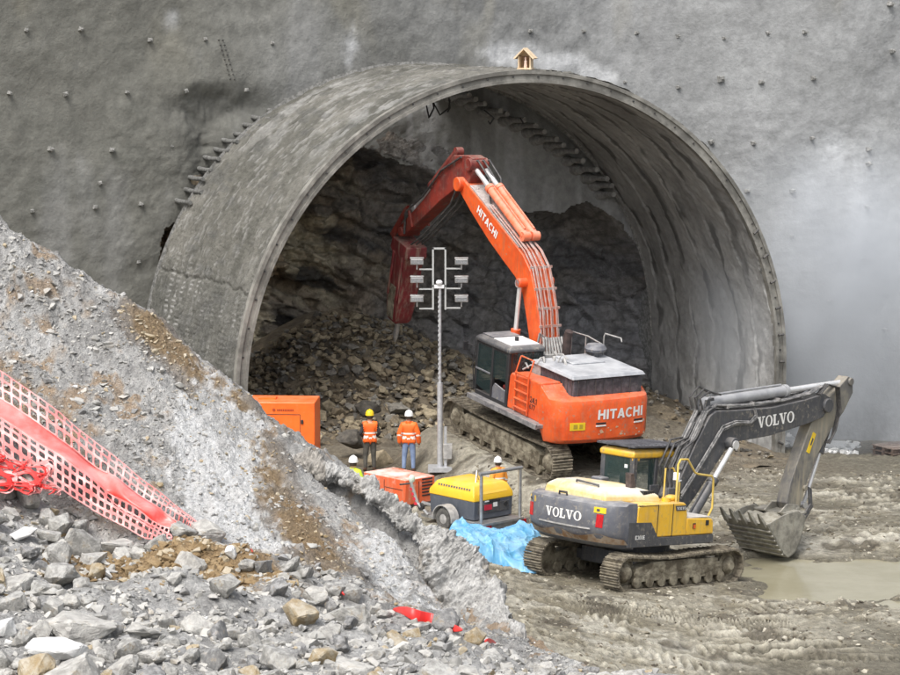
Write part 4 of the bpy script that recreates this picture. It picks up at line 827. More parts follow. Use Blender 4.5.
    # engine hood with mesh sides
    w = MB(); w.bx(-3.0, -.75, -1.35, .92, 2.30, 2.86); w.build('engine_bay', mat('engine_bay_steel', (.045, .047, .055), (.10, .10, .115), scale=5, rough=.6, dust=(.3, .29, .28), dustamt=.5), root, bevel=.02)
    w = MB(); w.box((-1.9, -.2, 2.95), (2.35, 2.45, .10), None, (.93, .95)); w.box((-1.3, -.3, 3.02), (1.0, 1.1, .05)); w.build('hood', mat('dusty_hood_top', (.25, .26, .28), (.42, .43, .45), scale=2.2, rough=.6, dust=(.5, .5, .5), dustamt=.5), root, bevel=.02)
    w = MB()
    for k in range(9): x = -2.9 + k * .24; w.bx(x, x + .03, .9, .935, 2.34, 2.84)
    for k in range(8): y = -1.25 + k * .29; w.bx(-3.02, -2.985, y, y + .03, 2.36, 2.84)
    w.build('grille', M_gr, root)
    w = MB(); w.lathe([(.12, 2.98), (.12, 3.12), (.30, 3.16), (.33, 3.24), (.26, 3.34), (.1, 3.38)], (-1.0, -1.0, 0), n=18); w.build('air_intake', M_gr2, root, smooth=40)
    w = MB(); w.tube([(-.95, -1.3, 2.95), (-.95, -1.3, 3.55), (-1.0, -1.3, 3.65), (-1.85, -1.3, 3.7), (-1.9, -1.3, 3.6)], .022, 7); w.tube([(.9, -1.35, 2.4), (.9, -1.35, 3.3), (0, -1.35, 3.35), (-.9, -1.3, 3.3)], .022, 7); w.tube([(.1, -1.35, 2.5), (.1, -1.35, 3.35)], .02, 6); w.build('handrail', M_hosed, root, smooth=50)
    w = MB(); w.tube([(-.62, -.25, 2.9), (-.62, -.25, 3.5), (-.70, -.25, 3.72)], [.13, .13, .12], 12); w.build('exhaust_stack', mat('scorched_pipe', (.03, .02, .018), (.07, .045, .04), scale=5, rough=.7), root, smooth=50)
    # pump and hose clutter between cab and engine
    w = MB(); rr = random.Random(9)
    for k in range(26):
        p = Vector((rr.uniform(-1.4, .2), rr.uniform(-.2, 1.1), rr.uniform(2.55, 2.95))); q = p + Vector((rr.uniform(-.5, .5), rr.uniform(-.4, .4), rr.uniform(.0, .35))); m_ = (p + q) / 2 + Vector((0, 0, rr.uniform(.1, .3))); w.tube([p, p.lerp(m_, .6) + Vector((0, 0, .05)), m_, q], rr.uniform(.02, .04), 6)
    w.bx(-1.2, -.7, .5, .95, 2.55, 2.95); w.bx(-.5, .1, .0, .4, 2.5, 3.0); w.build('hose_cluster', M_hosed, root, smooth=50)
    # cab
    y0, y1, x0, x1, zb, zt = .52, 1.58, -.50, 1.34, 1.54, 3.14
    C = MB()
    for ya in (y0, y1):
        C.prism([(x0 - .04, zb), (x0 + .10, zb), (x0 + .10, zt), (x0 - .04, zt)], ya - .05, ya + .05); C.prism([(x1 - .02, zb), (x1 + .10, zb + .3), (x1 - .0, zt), (x1 - .1, zt)], ya - .045, ya + .045); C.prism([(.36, zb), (.46, zb), (.46, zt), (.36, zt)], ya - .05, ya + .05); C.bx(x0, x1, ya - .04, ya + .04, zt - .08, zt)
        C.bx(x0, x1, ya - .045, ya + .045, zb, zb + .12)
    C.bx(x0 + .0, x0 + .05, y0, y1, zb, 2.2); C.bx(x0, x1, y0, y1, zb - .02, zb + .06); C.bx(x1 - .02, x1 + .06, y0, y1, zb, zb + .35)
    cab = C.build('cab', M_blk, root, bevel=.015)
    w = MB(); w.loft([[Vector(v) for v in r] for r in ([(x0 - .1, y0 - .08, 3.14), (x1 + .06, y0 - .08, 3.14), (x1 + .06, y1 + .08, 3.14), (x0 - .1, y1 + .08, 3.14)], [(x0 - .1, y0 - .08, 3.24), (x1 + .06, y0 - .08, 3.24), (x1 + .06, y1 + .08, 3.24), (x0 - .1, y1 + .08, 3.24)], [(x0, y0 + .02, 3.33), (x1 - .06, y0 + .02, 3.33), (x1 - .06, y1 - .02, 3.33), (x0, y1 - .02, 3.33)])]); w.build('cab_roof', M_gr, cab, bevel=.03)
    w = MB(); w.bx(x0 + .04, .55, y0 + .06, y1 - .06, 3.335, 3.36); w.build('roof_panel', M_roofw, cab)
    w = MB(); w.bx(.62, x1 - .1, y0 + .08, y1 - .08, 3.335, 3.365); w.build('roof_hatch', M_gr2, cab)
    w = MB(); w.cyl((.05, 1.05, 3.36), (.05, 1.05, 3.47), .06, n=12); w.build('beacon', M_blk, cab)
    for nm, q in (('side_window', [(.48, y1 + .03, zb + .14), (x1 + .05, y1 + .03, zb + .3), (x1 - .05, y1 + .03, zt - .08), (.48, y1 + .03, zt - .08)]), ('door_window', [(x0 + .12, y1 + .03, 2.25), (.34, y1 + .03, 2.25), (.34, y1 + .03, zt - .08), (x0 + .12, y1 + .03, zt - .08)]),
                  ('rear_window', [(x0 - .045, y0 + .06, 2.22), (x0 - .045, y1 - .06, 2.22), (x0 - .045, y1 - .06, zt - .03), (x0 - .045, y0 + .06, zt - .03)]), ('side_window', [(x0 + .12, y0 - .03, 2.1), (x1, y0 - .03, 2.1), (x1 - .05, y0 - .03, zt - .08), (x0 + .12, y0 - .03, zt - .08)]), ('windscreen', [(x1 + .09, y0 + .05, zb + .36), (x1 + .09, y1 - .05, zb + .36), (x1 - .01, y1 - .05, zt - .05), (x1 - .01, y0 + .05, zt - .05)])):
        w = MB(); w.quad(*q); w.build(nm, M_glass, cab)
    w = MB(); w.prism([(x0 + .1, zb + .1), (x0 + .1, 2.0), (.2, 2.1), (.34, 1.95), (.34, zb + .1)], y1 + .0, y1 + .045); w.bx(.5, x1, y1 + .03, y1 + .06, 2.28, 2.34); w.build('door_panel', M_gr2, cab, bevel=.02)
    w = MB(); w.bx(-.15, .35, .82, 1.28, 1.85, 2.0); w.box((-.22, 1.05, 2.4), (.14, .46, .85), (0, -.1, 0)); w.build('driver_seat', M_seatr, cab, bevel=.05)
    w = MB(); w.tube([(x1, y1, 2.9), (x1 + .25, y1 + .25, 3.0)], .018, 6); w.box((x1 + .25, y1 + .28, 2.92), (.05, .16, .26)); w.tube([(x1 + .05, y1 + .05, 1.6), (x1 + .12, y1 + .08, 2.4), (x1 + .05, y1 + .05, 3.0)], .018, 6); w.build('wing_mirror', M_blk, cab, bevel=.01)
    # boom
    B = [(-.06, 2.5), (-.05, 3.35), (.12, 4.06), (.40, 4.66), (.72, 5.24), (1.22, 5.64), (1.92, 5.96), (2.61, 6.26), (3.94, 6.82), (5.0, 7.26), (5.34, 7.26), (5.46, 7.06), (5.25, 6.9), (4.39, 6.34), (3.21, 5.66), (2.2, 5.18), (1.58, 4.90), (1.10, 4.48), (.78, 3.78), (.56, 3.2), (.56, 2.45)]
    w = MB(); w.prism(B, -.32, .32)
    plate_text(w, 'HITACHI', SANS, .25, (3.35, .32, 6.22), (-1.25, 0, -.62), (-.5, 0, 1), 1, 1.05)
    w.lathe([(.22, -.47), (.22, .47)], (5.12, 0, 7.08), 'y', 18); w.lathe([(.14, -.6), (.14, .6)], (.95, 0, 4.86), 'y', 18)
    boom = w.build('boom', [M_or, M_white], root, bevel=.025)
    for y in (-.5, .5): hyd('boom_cylinder', root, (1.15, y, 1.9), (.97, y, 4.84), .125, .52, M_or)
    hyd('arm_cylinder', root, (.95, 0, 5.82), (4.42, 0, 7.50), .0001, .5, M_or) if False else None
    w = MB()
    for y in (-.30, .02): pass
    for y in (-.24, .08):
        b = hyd('arm_cylinder', root, (1.5, y, 6.12), (4.9, y, 7.74), .135, .66, mat('pale_orange_cylinder', (.80, .17, .07), (.74, .24, .14), scale=4, rough=.5, dust=(.6, .4, .34), dustamt=.5))
    w = MB(); rr = random.Random(2)
    for y, o in ((-.36, .05), (-.28, .09), (-.14, .06), (-.05, .10), (.08, .07), (.2, .06), (.28, .1), (.36, .05)):
        y *= .82; pts = [(.02, y, 2.8), (-.03, y, 3.4), (.12, y, 4.1), (.38, y, 4.7), (.68, y, 5.3), (1.2, y, 5.72), (2.2, y * .9, 6.16)] + ([(3.4, y * .9, 6.68)] if abs(y) > .2 else [])
        w.tube([(a - o * .9, b_, c_ + o * .6) for a, b_, c_ in pts], .026, 7)
    for (a, c_) in ((-.04, 3.2), (.02, 3.75), (.16, 4.25), (.40, 4.78), (.72, 5.36)): w.box((a - .07, 0, c_), (.04, .74, .07))
    w.build('boom_pipe', mat('dusty_pink_pipe', (.42, .17, .12), (.38, .31, .29), scale=5, rough=.6, dust=(.5, .4, .37), dustamt=.5), boom, smooth=50)
    for k in range(9):
        w = MB(); y = -.34 + k * .085; w.tube([(-.5, y, 2.7), (-.58 + .03 * k, y, 3.05), (-.28, y, 3.45), (-.05, y, 3.15 + .05 * k), (.1, y, 3.0)], .034, 7); w.build('hose', M_hosed, boom, smooth=50)
    for y in (-.3, -.1, .1): w = MB(); w.tube([(3.6, y, 6.7), (4.1, y - .2, 7.4), (4.5, y, 7.9), (5.2, y, 7.7)], .03, 7); w.build('hose', M_hose, boom, smooth=50)
    w = MB(); g = [(1.5, 5.79), (2.61, 6.27), (3.94, 6.83), (4.6, 7.10)]; w.loft([[Vector((x, -.29, z + .0)), Vector((x, .29, z + .0)), Vector((x, .29, z + .035)), Vector((x, -.29, z + .035))] for x, z in g]); rr = random.Random(5)
    for k in range(40): t = rr.uniform(0, 1); x = lerp(1.7, 4.6, t); w.ball((x, rr.uniform(-.26, .26), 5.85 + (x - 1.6) * .421), rr.uniform(.03, .08), 6, (1.2, 1, .6))
    w.build('rock_dust_layer', mat('settled_rock_dust', (.36, .31, .29), (.48, .43, .41), scale=8, rough=.95, bump=.5, bscale=30), boom)
    # arm
    A = [(4.55, 7.55), (4.62, 7.95), (4.9, 8.0), (5.8, 7.86), (6.5, 7.16), (7.57, 6.18), (9.15, 5.0), (9.1, 4.78), (8.75, 4.80), (7.62, 5.55), (6.5, 6.32), (5.4, 6.95), (5.05, 7.0), (4.8, 7.1)]
    w = MB(); w.prism(A, -.24, .24); w.lathe([(.2, -.33), (.2, .33)], (4.72, 0, 7.74), 'y', 16); w.lathe([(.16, -.34), (.16, .34)], (8.85, 0, 4.92), 'y', 16)
    arm = w.build('dipper_arm', M_orshade, root, bevel=.025)
    for y in (-.3, .3): w = MB(); w.tube([(5.2, y, 7.9), (6.4, y, 7.3), (7.5, y, 6.3), (8.6, y, 5.6), (8.6, y, 4.9)], .035, 7); w.build('hose', M_hose, arm, smooth=50)
    for y in (-.2, 0, .2): w = MB(); w.tube([(5.3, y, 7.3), (5.9, y, 6.3), (6.8, y, 5.6), (7.6, y, 5.0), (8.3, y, 4.6)], .032, 7); w.build('hose', M_hose, arm, smooth=50)
    hyd('bucket_cylinder', root, (5.9, 0, 7.95), (8.5, 0, 5.75), .13, .6, M_orshade)
    w = MB()
    for y in (-.3, .3): w.prism([(8.4, 5.85), (8.6, 5.75), (9.5, 4.75), (9.3, 4.6)], y - .04, y + .04); w.prism([(8.3, 5.55), (8.5, 5.8), (8.3, 5.2), (8.15, 5.2)], y - .08, y)
    w.build('breaker_link', M_orshade, root, bevel=.01)
    # breaker
    ax0, ax1 = Vector((8.75, 0, 4.6)), Vector((9.30, 0, 1.9)); d = (ax1 - ax0).normalized(); px = Vector((-d.z, 0, d.x))
    w = MB(); sec = lambda p, a, b: [p + px * (-a) + Vector((0, -b, 0)), p + px * a + Vector((0, -b, 0)), p + px * a + Vector((0, b, 0)), p + px * (-a) + Vector((0, b, 0))]
    w.loft([sec(ax0, .52, .36), sec(ax0 + d * .35, .56, .38), sec(ax0 + d * .5, .45, .34), sec(ax1 - d * .9, .42, .33), sec(ax1 - d * .15, .34, .29), sec(ax1, .26, .24)])
    for s_ in (-1, 1): w.loft([sec(ax0 + d * q + px * .3 * s_ + Vector((0, .36, 0)), .05, .03) for q in (.4, 1.9)])
    plate = w.build('rock_breaker', mat('breaker_paint', (.19, .017, .023), (.12, .018, .02), scale=3, rough=.55, dust=(.3, .25, .2), dustamt=.55, streak=((.3, .24, .18), .8)), root, bevel=.03)
    w = MB(); w.loft([sec(ax1 - d * 1.25 + px * .12, .26, .343), sec(ax1 - d * .1 + px * .08, .22, .30)]); w.build('wear_cover', M_mudp, plate, bevel=.02)
    w = MB(); w.tube([ax1 - d * .1, ax1 + d * .55, ax1 + d * .75], [.085, .085, .03], 12); w.build('chisel', M_steel, plate, smooth=40)
    return root
HIT = build_orange()
# ================================================================== plant on the site floor
M_genor = mat('generator_orange', (.86, .16, .018), (.80, .13, .015), scale=1.5, rough=.4, dust=(.74, .48, .34), dustamt=.25)
M_genold = mat('weathered_generator_orange', (.70, .11, .03), (.62, .14, .06), scale=2.2, rough=.5, dust=(.80, .76, .70), dustamt=.95, dscale=1.4, streak=((.6, .3, .18), .5))
def fr(px, py, pz, yaw): return (px, py, pz), (0, 0, math.radians(yaw))
def build_gen1():
    root = empty('generator', (-3.9, 74.0, gz(-4, 74) - .02), (0, 0, math.radians(-4))); tag(root, 'clean bright orange generator cabinet half hidden behind the spoil mound', 'generator'); h = 2.38 - root.location.z
    w = MB(); w.bx(-2.9, 0, 0, 1.35, .18, h); w.build('cabinet', M_genor, root, bevel=.03)
    w = MB(); w.bx(-2.8, -.1, .1, 1.25, 0, .2); w.build('skid', M_dsteel, root)
    w = MB()
    for x in (-.42, -1.6): w.bx(x - .006, x + .006, -.008, .01, .3, h - .36)
    w.bx(-2.85, -.42, -.007, .01, h - .36, h - .345); w.build('door_gap', M_blk, root)
    w = MB(); w.bx(-.40, -.33, -.04, 0, h - .62, h - .5); w.build('door_handle', M_blk, root, bevel=.01)
    w = MB(); w.bx(-.92, -.56, -.02, 0, h - 1.15, h - .84)
    for k in range(5): w.box((-.74, -.022, h - 1.1 + k * .055), (.34, .02, .03), (.5, 0, 0))
    w.build('vent', M_blk, root)
    w = MB(); w.lathe([(.045, -.012), (.045, .0)], (-1.18, 0, h - .22), 'y', 12)
    for k in range(9): w.bx(-1.09 + k * .055, -1.05 + k * .055, -.010, 0, h - .255, h - .195)      # small maker's mark, too far away to read
    w.build('maker_mark', mat('brown_print', (.35, .05, .01), rough=.5), root)
    w = MB(); w.bx(-1.7, -1.2, .5, .9, h, h + .05); w.build('lifting_plate', M_genor, root)
build_gen1()
def build_gen2():
    p = at(405, 517, 70.0); g = gz(p.x, p.y); root = empty('generator', (p.x, p.y, g), (0, 0, math.radians(42))); tag(root, 'weathered orange generator with chalky white dusty lid beside the yellow compressor', 'generator'); h = .86 - g
    w = MB(); w.bx(0, 1.1, 0, 1.75, .16, h); w.build('cabinet', M_genold, root, bevel=.03)
    w = MB(); w.bx(.05, 1.05, .05, 1.7, 0, .18); w.build('skid', M_dsteel, root)
    w = MB(); w.bx(-.01, 0, .86, .874, .25, h - .1); w.bx(-.012, 0, .1, .84, h - .30, h - .29); w.bx(.5, .512, -.01, 0, .25, h - .1); w.build('door_gap', M_blk, root)
    w = MB(); w.bx(-.03, 0, .3, .4, h - .55, h - .45); w.bx(-.03, 0, 1.2, 1.3, h - .55, h - .45); w.build('door_handle', M_blk, root, bevel=.006)
    w = MB()
    for k in range(6): w.bx(.62, 1.0, -.012, 0, .35 + k * .09, .39 + k * .09)
    w.build('vent', M_blk, root)
build_gen2()
M_pvc = mat('pale_green_cap', (.50, .60, .50), (.6, .66, .58), scale=9, rough=.5)
def build_stand():
    p = ghit(393, 524); g = p.z; root = empty('pipe_stand', (p.x, p.y, g)); tag(root, 'short grey pipe stand with a pale green cap in front of the weathered orange generator', 'pipe stand')
    w = MB(); w.cyl((0, 0, 0), (0, 0, .62), .03, n=8); w.tube([(.07, 0, .62), (-.55, .05, .60), (-.62, .05, .55)], .035, 8); w.box((0, 0, .02), (.25, .25, .04)); w.build('post', M_hosed, root)
    w = MB(); w.lathe([(.07, .62), (.075, .7), (.06, .78), (.02, .82)], (.07, 0, 0), n=12); w.build('cap', M_pvc, root, smooth=50)
build_stand()
def build_compressor():
    p = ghit(474, 533); g = p.z; root = empty('air_compressor', (p.x, p.y, g), (0, 0, math.radians(42)))
    tag(root, 'yellow and dark grey towed air compressor behind a steel guard frame beside the tarpaulin', 'compressor')
    W_, L_ = 1.36, 1.72; z0, z1, z2 = .32, .82, 1.24
    w = MB(); w.loft([[Vector(v) for v in r] for r in ([(0, 0, z0), (W_, 0, z0), (W_, L_, z0), (0, L_, z0)], [(-.02, -.02, z1), (W_ + .02, -.02, z1), (W_ + .02, L_ + .02, z1), (-.02, L_ + .02, z1)])]); body = w.build('body', mat('slate_grey_paint', (.075, .085, .105), (.10, .11, .13), scale=3, rough=.5, dust=(.3, .3, .3), dustamt=.4), root, bevel=.02)
    w = MB(); w.loft([[Vector(v) for v in r] for r in ([(-.035, -.035, z1), (W_ + .035, -.035, z1), (W_ + .035, L_ + .035, z1), (-.035, L_ + .035, z1)], [(-.03, -.02, z1 + .14), (W_ + .03, -.02, z1 + .14), (W_ + .03, L_ + .02, z1 + .14), (-.03, L_ + .02, z1 + .14)], [(.07, .10, z2 - .05), (W_ - .07, .10, z2 - .05), (W_ - .07, L_ - .16, z2 - .05), (.07, L_ - .16, z2 - .05)], [(.16, .18, z2), (W_ - .16, .18, z2), (W_ - .16, L_ - .26, z2), (.16, L_ - .26, z2)])]); lid = w.build('lid', mat('compressor_yellow', (.82, .50, .03), (.78, .46, .03), scale=2, rough=.4, dust=(.74, .6, .3), dustamt=.35), root, bevel=.025)
    w = MB(); w.loft([[Vector((x, y, z)) for x, y, z in r] for r in ([(.16, -.012, z1 + .17), (W_ - .16, -.012, z1 + .17), (W_ - .2, .085, z2 - .1), (.2, .085, z2 - .1)], [(.16, .03, z1 + .17), (W_ - .16, .03, z1 + .17), (W_ - .2, .11, z2 - .1), (.2, .11, z2 - .1)])]); w.build('lid_recess', MATS['compressor_yellow'], lid)
    w = MB()
    for k in range(13):
        y = .2 + k * .1; w.box((-.005 + .025, y, z1 + .30), (.012, .045, .05), (0, .3, .6))
    w.build('louvre', M_gr, lid)
    w = MB(); w.bx(.12, W_ - .12, -.03, -.01, z0 + .16, z1 - .08); pn = w.build('rear_panel', M_gr, body, bevel=.01)
    w = MB(); w.bx(.34, .60, -.045, -.028, z0 + .24, z0 + .38); w.build('red_sticker', mat('red_sticker_print', (.55, .03, .06), rough=.5), pn)
    w = MB(); w.bx(.66, .80, -.045, -.028, z0 + .30, z0 + .42); w.bx(.36, .80, -.043, -.028, z0 + .46, z0 + .49); w.build('white_sticker', M_white, pn)
    w = MB(); w.lathe([(.06, -.06), (.06, -.02)], (1.1, 0, z0 + .34), 'y', 12); w.bx(.5, .9, -.05, -.02, z1 - .06, z1 - .01); w.build('latch', M_blk, pn)
    w = MB(); w.bx(-.05, W_ + .05, -.42, L_ + .1, z0 - .08, z0 - .02); w.bx(-.25, .0, -.1, L_ + .1, z0 - .10, z0 - .03); w.tube([(W_ / 2, L_ + .1, z0 - .05), (W_ / 2, L_ + 1.1, z0 + .0)], .05, 8); w.build('chassis', M_steel, root)
    for x in (-.27, W_ + .14):
        w = MB(); w.lathe([(.17, -.09), (.27, -.1), (.30, -.06), (.30, .06), (.27, .1), (.17, .09)], (x, .82, .30), 'y' if False else 'x', 22)
        t = w.build('wheel', mat('dusty_tyre', (.06, .058, .055), (.13, .125, .115), scale=8, rough=.85), root, smooth=40)
        w = MB(); w.lathe([(.05, -.11), (.15, -.085), (.18, -.075), (.18, .075), (.05, .09)], (x, .82, .30), 'x', 18); w.build('rim', M_hosed, t, smooth=40)
        w = MB(); w.loft([[Vector((x + dx, .82 + r * math.cos(a), .30 + r * math.sin(a))) for dx, r in ((-.14, .36), (.14, .36), (.14, .385), (-.14, .385))] for a in np.linspace(-.15, PI + .15, 16)]); w.build('mudguard', M_hosed, root, smooth=40)
    w = MB(); yb = -.30
    for x in (-.02, W_ + .02): w.cyl((x, yb, .12), (x, yb, 1.62), .045, n=8)
    w.tube([(-.08, yb, 1.62), (W_ + .08, yb, 1.62)], .05, 8); w.tube([(-.02, yb, .2), (-.02, .2, .25)], .04, 6); w.tube([(W_ + .02, yb, .2), (W_ + .02, .2, .25)], .04, 6); w.bx(-.25, W_ + .3, yb - .06, yb + .04, .10, .24); g_ = w.build('guard_frame', M_steel, root, smooth=50)
    for x in (.0, W_ - .1):
        w = MB(); w.bx(x, x + .26, yb - .10, yb - .06, .08, .24); w.build('tail_light', M_red, g_)
    w = MB(); w.tube([(.42, .4, z2 - .02), (.6, .55, z2 + .27), (.8, .7, z2 - .02)], .02, 6); w.build('lifting_bail', M_steel, root)
    w = MB(); q = Vector((-.35, 1.75, 0)); w.tube([q + Vector((.1, -.2, .3)), q + Vector((-.05, .05, .6)), q + Vector((-.15, .2, 1.15))], .05, 8); jk = w.build('drawbar', M_steel, root)
    w = MB()
    for k in range(4): w.cyl(q + Vector((-.07 - .02 * k, .07 + .035 * k, .55 + .13 * k)), q + Vector((-.08 - .02 * k, .085 + .035 * k, .62 + .13 * k)), .058, n=8)
    w.build('red_band', mat('red_band_paint', (.6, .03, .05), rough=.4), jk)
    w = MB(); w.lathe([(.06, 1.15), (.085, 1.2), (.085, 1.3), (.04, 1.34)], q + Vector((-.12, .2, 0)), n=12); w.build('jockey_cap', M_pvc, jk, smooth=50)
    w = MB(); w.tube([q + Vector((-.16, .2, 1.12)), q + Vector((-.42, .35, 1.1))], .025, 6); w.build('jockey_handle', M_blk, jk)
    w = MB(); w.lathe([(.06, -.04), (.1, -.04), (.1, .04), (.06, .04)], q + Vector((.0, -.05, .5)), 'x', 12); w.build('jockey_wheel', M_blk, jk)
build_compressor()
def build_mast():
    p = at(440, 477, 75.1); root = empty('lighting_mast', (p.x, p.y, gz(p.x, p.y))); tag(root, 'tall thin lighting mast carrying six floodlights in front of the tunnel', 'light mast')
    M_m = mat('mast_metal', (.45, .46, .48), (.58, .59, .6), scale=9, rough=.45, metal=.5); zc = 5.84 - root.location.z
    w = MB(); w.cyl((0, 0, 0), (0, 0, 2.6), .085, n=10); w.cyl((0, 0, 2.6), (0, 0, zc - .2), .042, n=8)
    w.bx(.12, .2, -.05, .05, 0, 1.3); w.box((0, 0, .06), (.7, .7, .12))
    for k in range(int((zc - 3.0) / .14)): z = 2.7 + k * .14; w.cyl((-.012, 0, z), (-.008, 0, z + .06), .050, n=8)
    w.build('pole', M_m, root, smooth=40)
    w = MB(); w.bx(.1, .36, -.12, .1, .35, .8); w.build('winch', M_hosed, root, bevel=.02)
    zt = 6.76 - root.location.z; zb = 4.95 - root.location.z
    w = MB()
    for x in (-.20, .16): w.bx(x - .025, x + .025, -.03, .03, zb, zt)
    w.bx(-.225, .185, -.03, .03, zt - .05, zt); w.bx(-.22, .18, -.03, .03, zc - .22, zc - .17)
    for dz in (.29, -.29, -.86):
        w.bx(-.60, -.225, -.025, .025, zc + dz - .02, zc + dz + .02); w.bx(.185, .60, -.025, .025, zc + dz, zc + dz + .04)
    fm = w.build('head_frame', mat('pale_bracket', (.40, .41, .40), rough=.5), root)
    w = MB(); w.ball((-.02, -.06, zc - .09), .10, 12, (1, 1, .8)); w.bx(-.16, .12, -.08, .02, zc - .26, zc - .16); w.build('sensor_dome', M_roofw, root, smooth=60)
    for dz in (.52, -.01, -.57):
        for sx in (-1, 1):
            x = sx * .645 - .02; z = zc + dz - .05
            w = MB(); w.loft([[Vector((x - .19, -.1, z - .04)), Vector((x + .19, -.1, z - .04)), Vector((x + .19, -.12, z + .13)), Vector((x - .19, -.12, z + .13))], [Vector((x - .17, .1, z - .02)), Vector((x + .17, .1, z - .02)), Vector((x + .17, .1, z + .12)), Vector((x - .17, .1, z + .12))]]); w.box((x, -.02, z + .15), (.4, .26, .03))
            w.bx(x - .02, x + .02, -.02, .02, z - .19, z - .02)
            f = w.build('floodlight', M_steel, root, bevel=.008)
            w = MB(); w.quad((x - .165, -.112, z - .02), (x + .165, -.112, z - .02), (x + .165, -.125, z + .10), (x - .165, -.125, z + .10)); w.build('lens', mat('unlit_lens', (.20, .21, .22), (.30, .3, .31), scale=20, rough=.15), f)
            w = MB(); w.bx(x - .17, x + .17, -.13, -.11, z + .10, z + .135); w.build('reflector_edge', M_roofw, f)
build_mast()
def build_tarp():
    n, m = 190, 140; U, V = np.meshgrid(np.linspace(-1, 1, n), np.linspace(-1, 1, m))
    cx, cy = 1.20, 66.0; ex = 1.30 + .16 * fbm(V * 2, U * .1, 1, 3, 5); ey = 1.15 + .2 * fbm(U * 2, V * .1, 4, 3, 6)
    X = cx + U * ex + .12 * fbm(U * 3, V * 3, 0, 3, 8); Y = cy + V * ey + .12 * fbm(U * 3, V * 3, 5, 3, 9)
    g = ground_z(X, Y); e = np.clip(1 - np.maximum(np.abs(U), np.abs(V)) ** 3, 0, 1)
    h = (.20 + .16 * fbm(U * 1.1, V * 1.1, 3, 2, 10) + .16 * np.exp(-((U - .45) / .4) ** 2 - ((V - .35) / .6) ** 2)) * sstep(0, .55, e)
    def crease(a, f, sd): return np.abs(vnoise(U * f * math.cos(a) + V * f * math.sin(a) + .5 * fbm(U * 2, V * 2, 0, 2, sd), (-U * math.sin(a) + V * math.cos(a)) * f * .35, 0, sd + 1))
    h = h + (.13 * (1 - crease(.6, 3.2, 20)) ** 3 + .12 * (1 - crease(-.7, 4.2, 30)) ** 3 + .04 * (1 - crease(1.7, 7, 40)) ** 2 + .03 * (1 - crease(.1, 9, 50)) ** 2) * sstep(-.02, .4, e) * (.5 + .5 * sstep(0, .4, h))
    Z = np.maximum(g + .015, g + h * sstep(0, .18, e) + .012)
    m_ = mat('blue_tarpaulin', (.075, .27, .47), (.12, .36, .56), scale=3, rough=.42, dust=(.36, .50, .60), dustamt=.45, bump=.1, bscale=30)
    me = gridmesh('blue_tarpaulin', X, Y, Z, mats=[m_]); o = link('tarpaulin', me); tag(o, 'crumpled bright blue tarpaulin lying on the mud behind the yellow excavator', 'tarpaulin')
build_tarp()
# ------------------------------------------------------------------ pallets and pale debris at the foot of the wall
def build_pallet():
    p = Vector((15.45, 88.2, 0)); p.z = gz(p.x, p.y) - .1; root = empty('pallet_stack', p, (0, 0, .5)); tag(root, 'stack of dark timber pallets at the foot of the headwall', 'pallets')
    m = mat('weathered_timber', (.08, .055, .045), (.20, .15, .12), scale=5, rough=.8); m2 = mat('pale_board', (.16, .12, .10), (.30, .25, .22), scale=5, rough=.8)
    for k in range(3):
        w = MB(); z = k * .17
        for y in (-.5, 0, .5): w.bx(-.7, .7, y - .06, y + .06, z, z + .1)
        w.build('bearer', m, root)
        w = MB()
        for j in range(7): w.bx(-.72, .72, -.6 + j * .18, -.46 + j * .18, z + .103, z + .135) if k < 2 else w.box((0, -.53 + j * .18, z + .12), (1.45, .14, .03), (0, 0, random.uniform(-.05, .05)))
        w.build('deck_board', m if k < 2 else m2, root)
build_pallet()
def rock(seed, sub=2, rough=.09, n=16, squash=(1, .85, .7), flat=True):
    r = random.Random(seed); bm = bmesh.new()
    for _ in range(n):
        v = Vector((r.gauss(0, 1), r.gauss(0, 1), r.gauss(0, 1))).normalized() * r.uniform(.82, 1.05); bm.verts.new((v.x * squash[0], v.y * squash[1], v.z * squash[2]))
    bmesh.ops.convex_hull(bm, input=bm.verts); bmesh.ops.delete(bm, geom=[v for v in bm.verts if not v.link_faces], context='VERTS')
    bmesh.ops.bevel(bm, geom=list(bm.edges), offset=.045, segments=1, affect='EDGES', clamp_overlap=True)
    bmesh.ops.triangulate(bm, faces=bm.faces)
    for _ in range(sub): bmesh.ops.subdivide_edges(bm, edges=bm.edges, cuts=1, use_grid_fill=True)
    V = np.array([v.co[:] for v in bm.verts]); d = rough * fbm(V[:, 0] * 2.2 + seed, V[:, 1] * 2.2, V[:, 2] * 2.2, 4, seed) + rough * .5 * fbm(V[:, 0] * 7 + seed, V[:, 1] * 7, V[:, 2] * 7, 2, seed + 3)
    for v, k in zip(bm.verts, d): v.co *= 1 + k
    return bm
ROCKS = {}
def rockmesh(kind, seed, m, **kw):
    k = (kind, seed)
    if k not in ROCKS:
        bm = rock(seed, **kw); me = bpy.data.meshes.new(kind); bm.to_mesh(me); bm.free(); me.materials.append(m); me.shade_smooth(); me.set_sharp_from_angle(angle=math.radians(24)); ROCKS[k] = me
    return ROCKS[k]
def dropz(pts, f):
    Zs = f(np.array([p[0] for p in pts]), np.array([p[1] for p in pts])); return [(p[0], p[1], p[2] + float(z), p[3], p[4]) for p, z in zip(pts, Zs)]
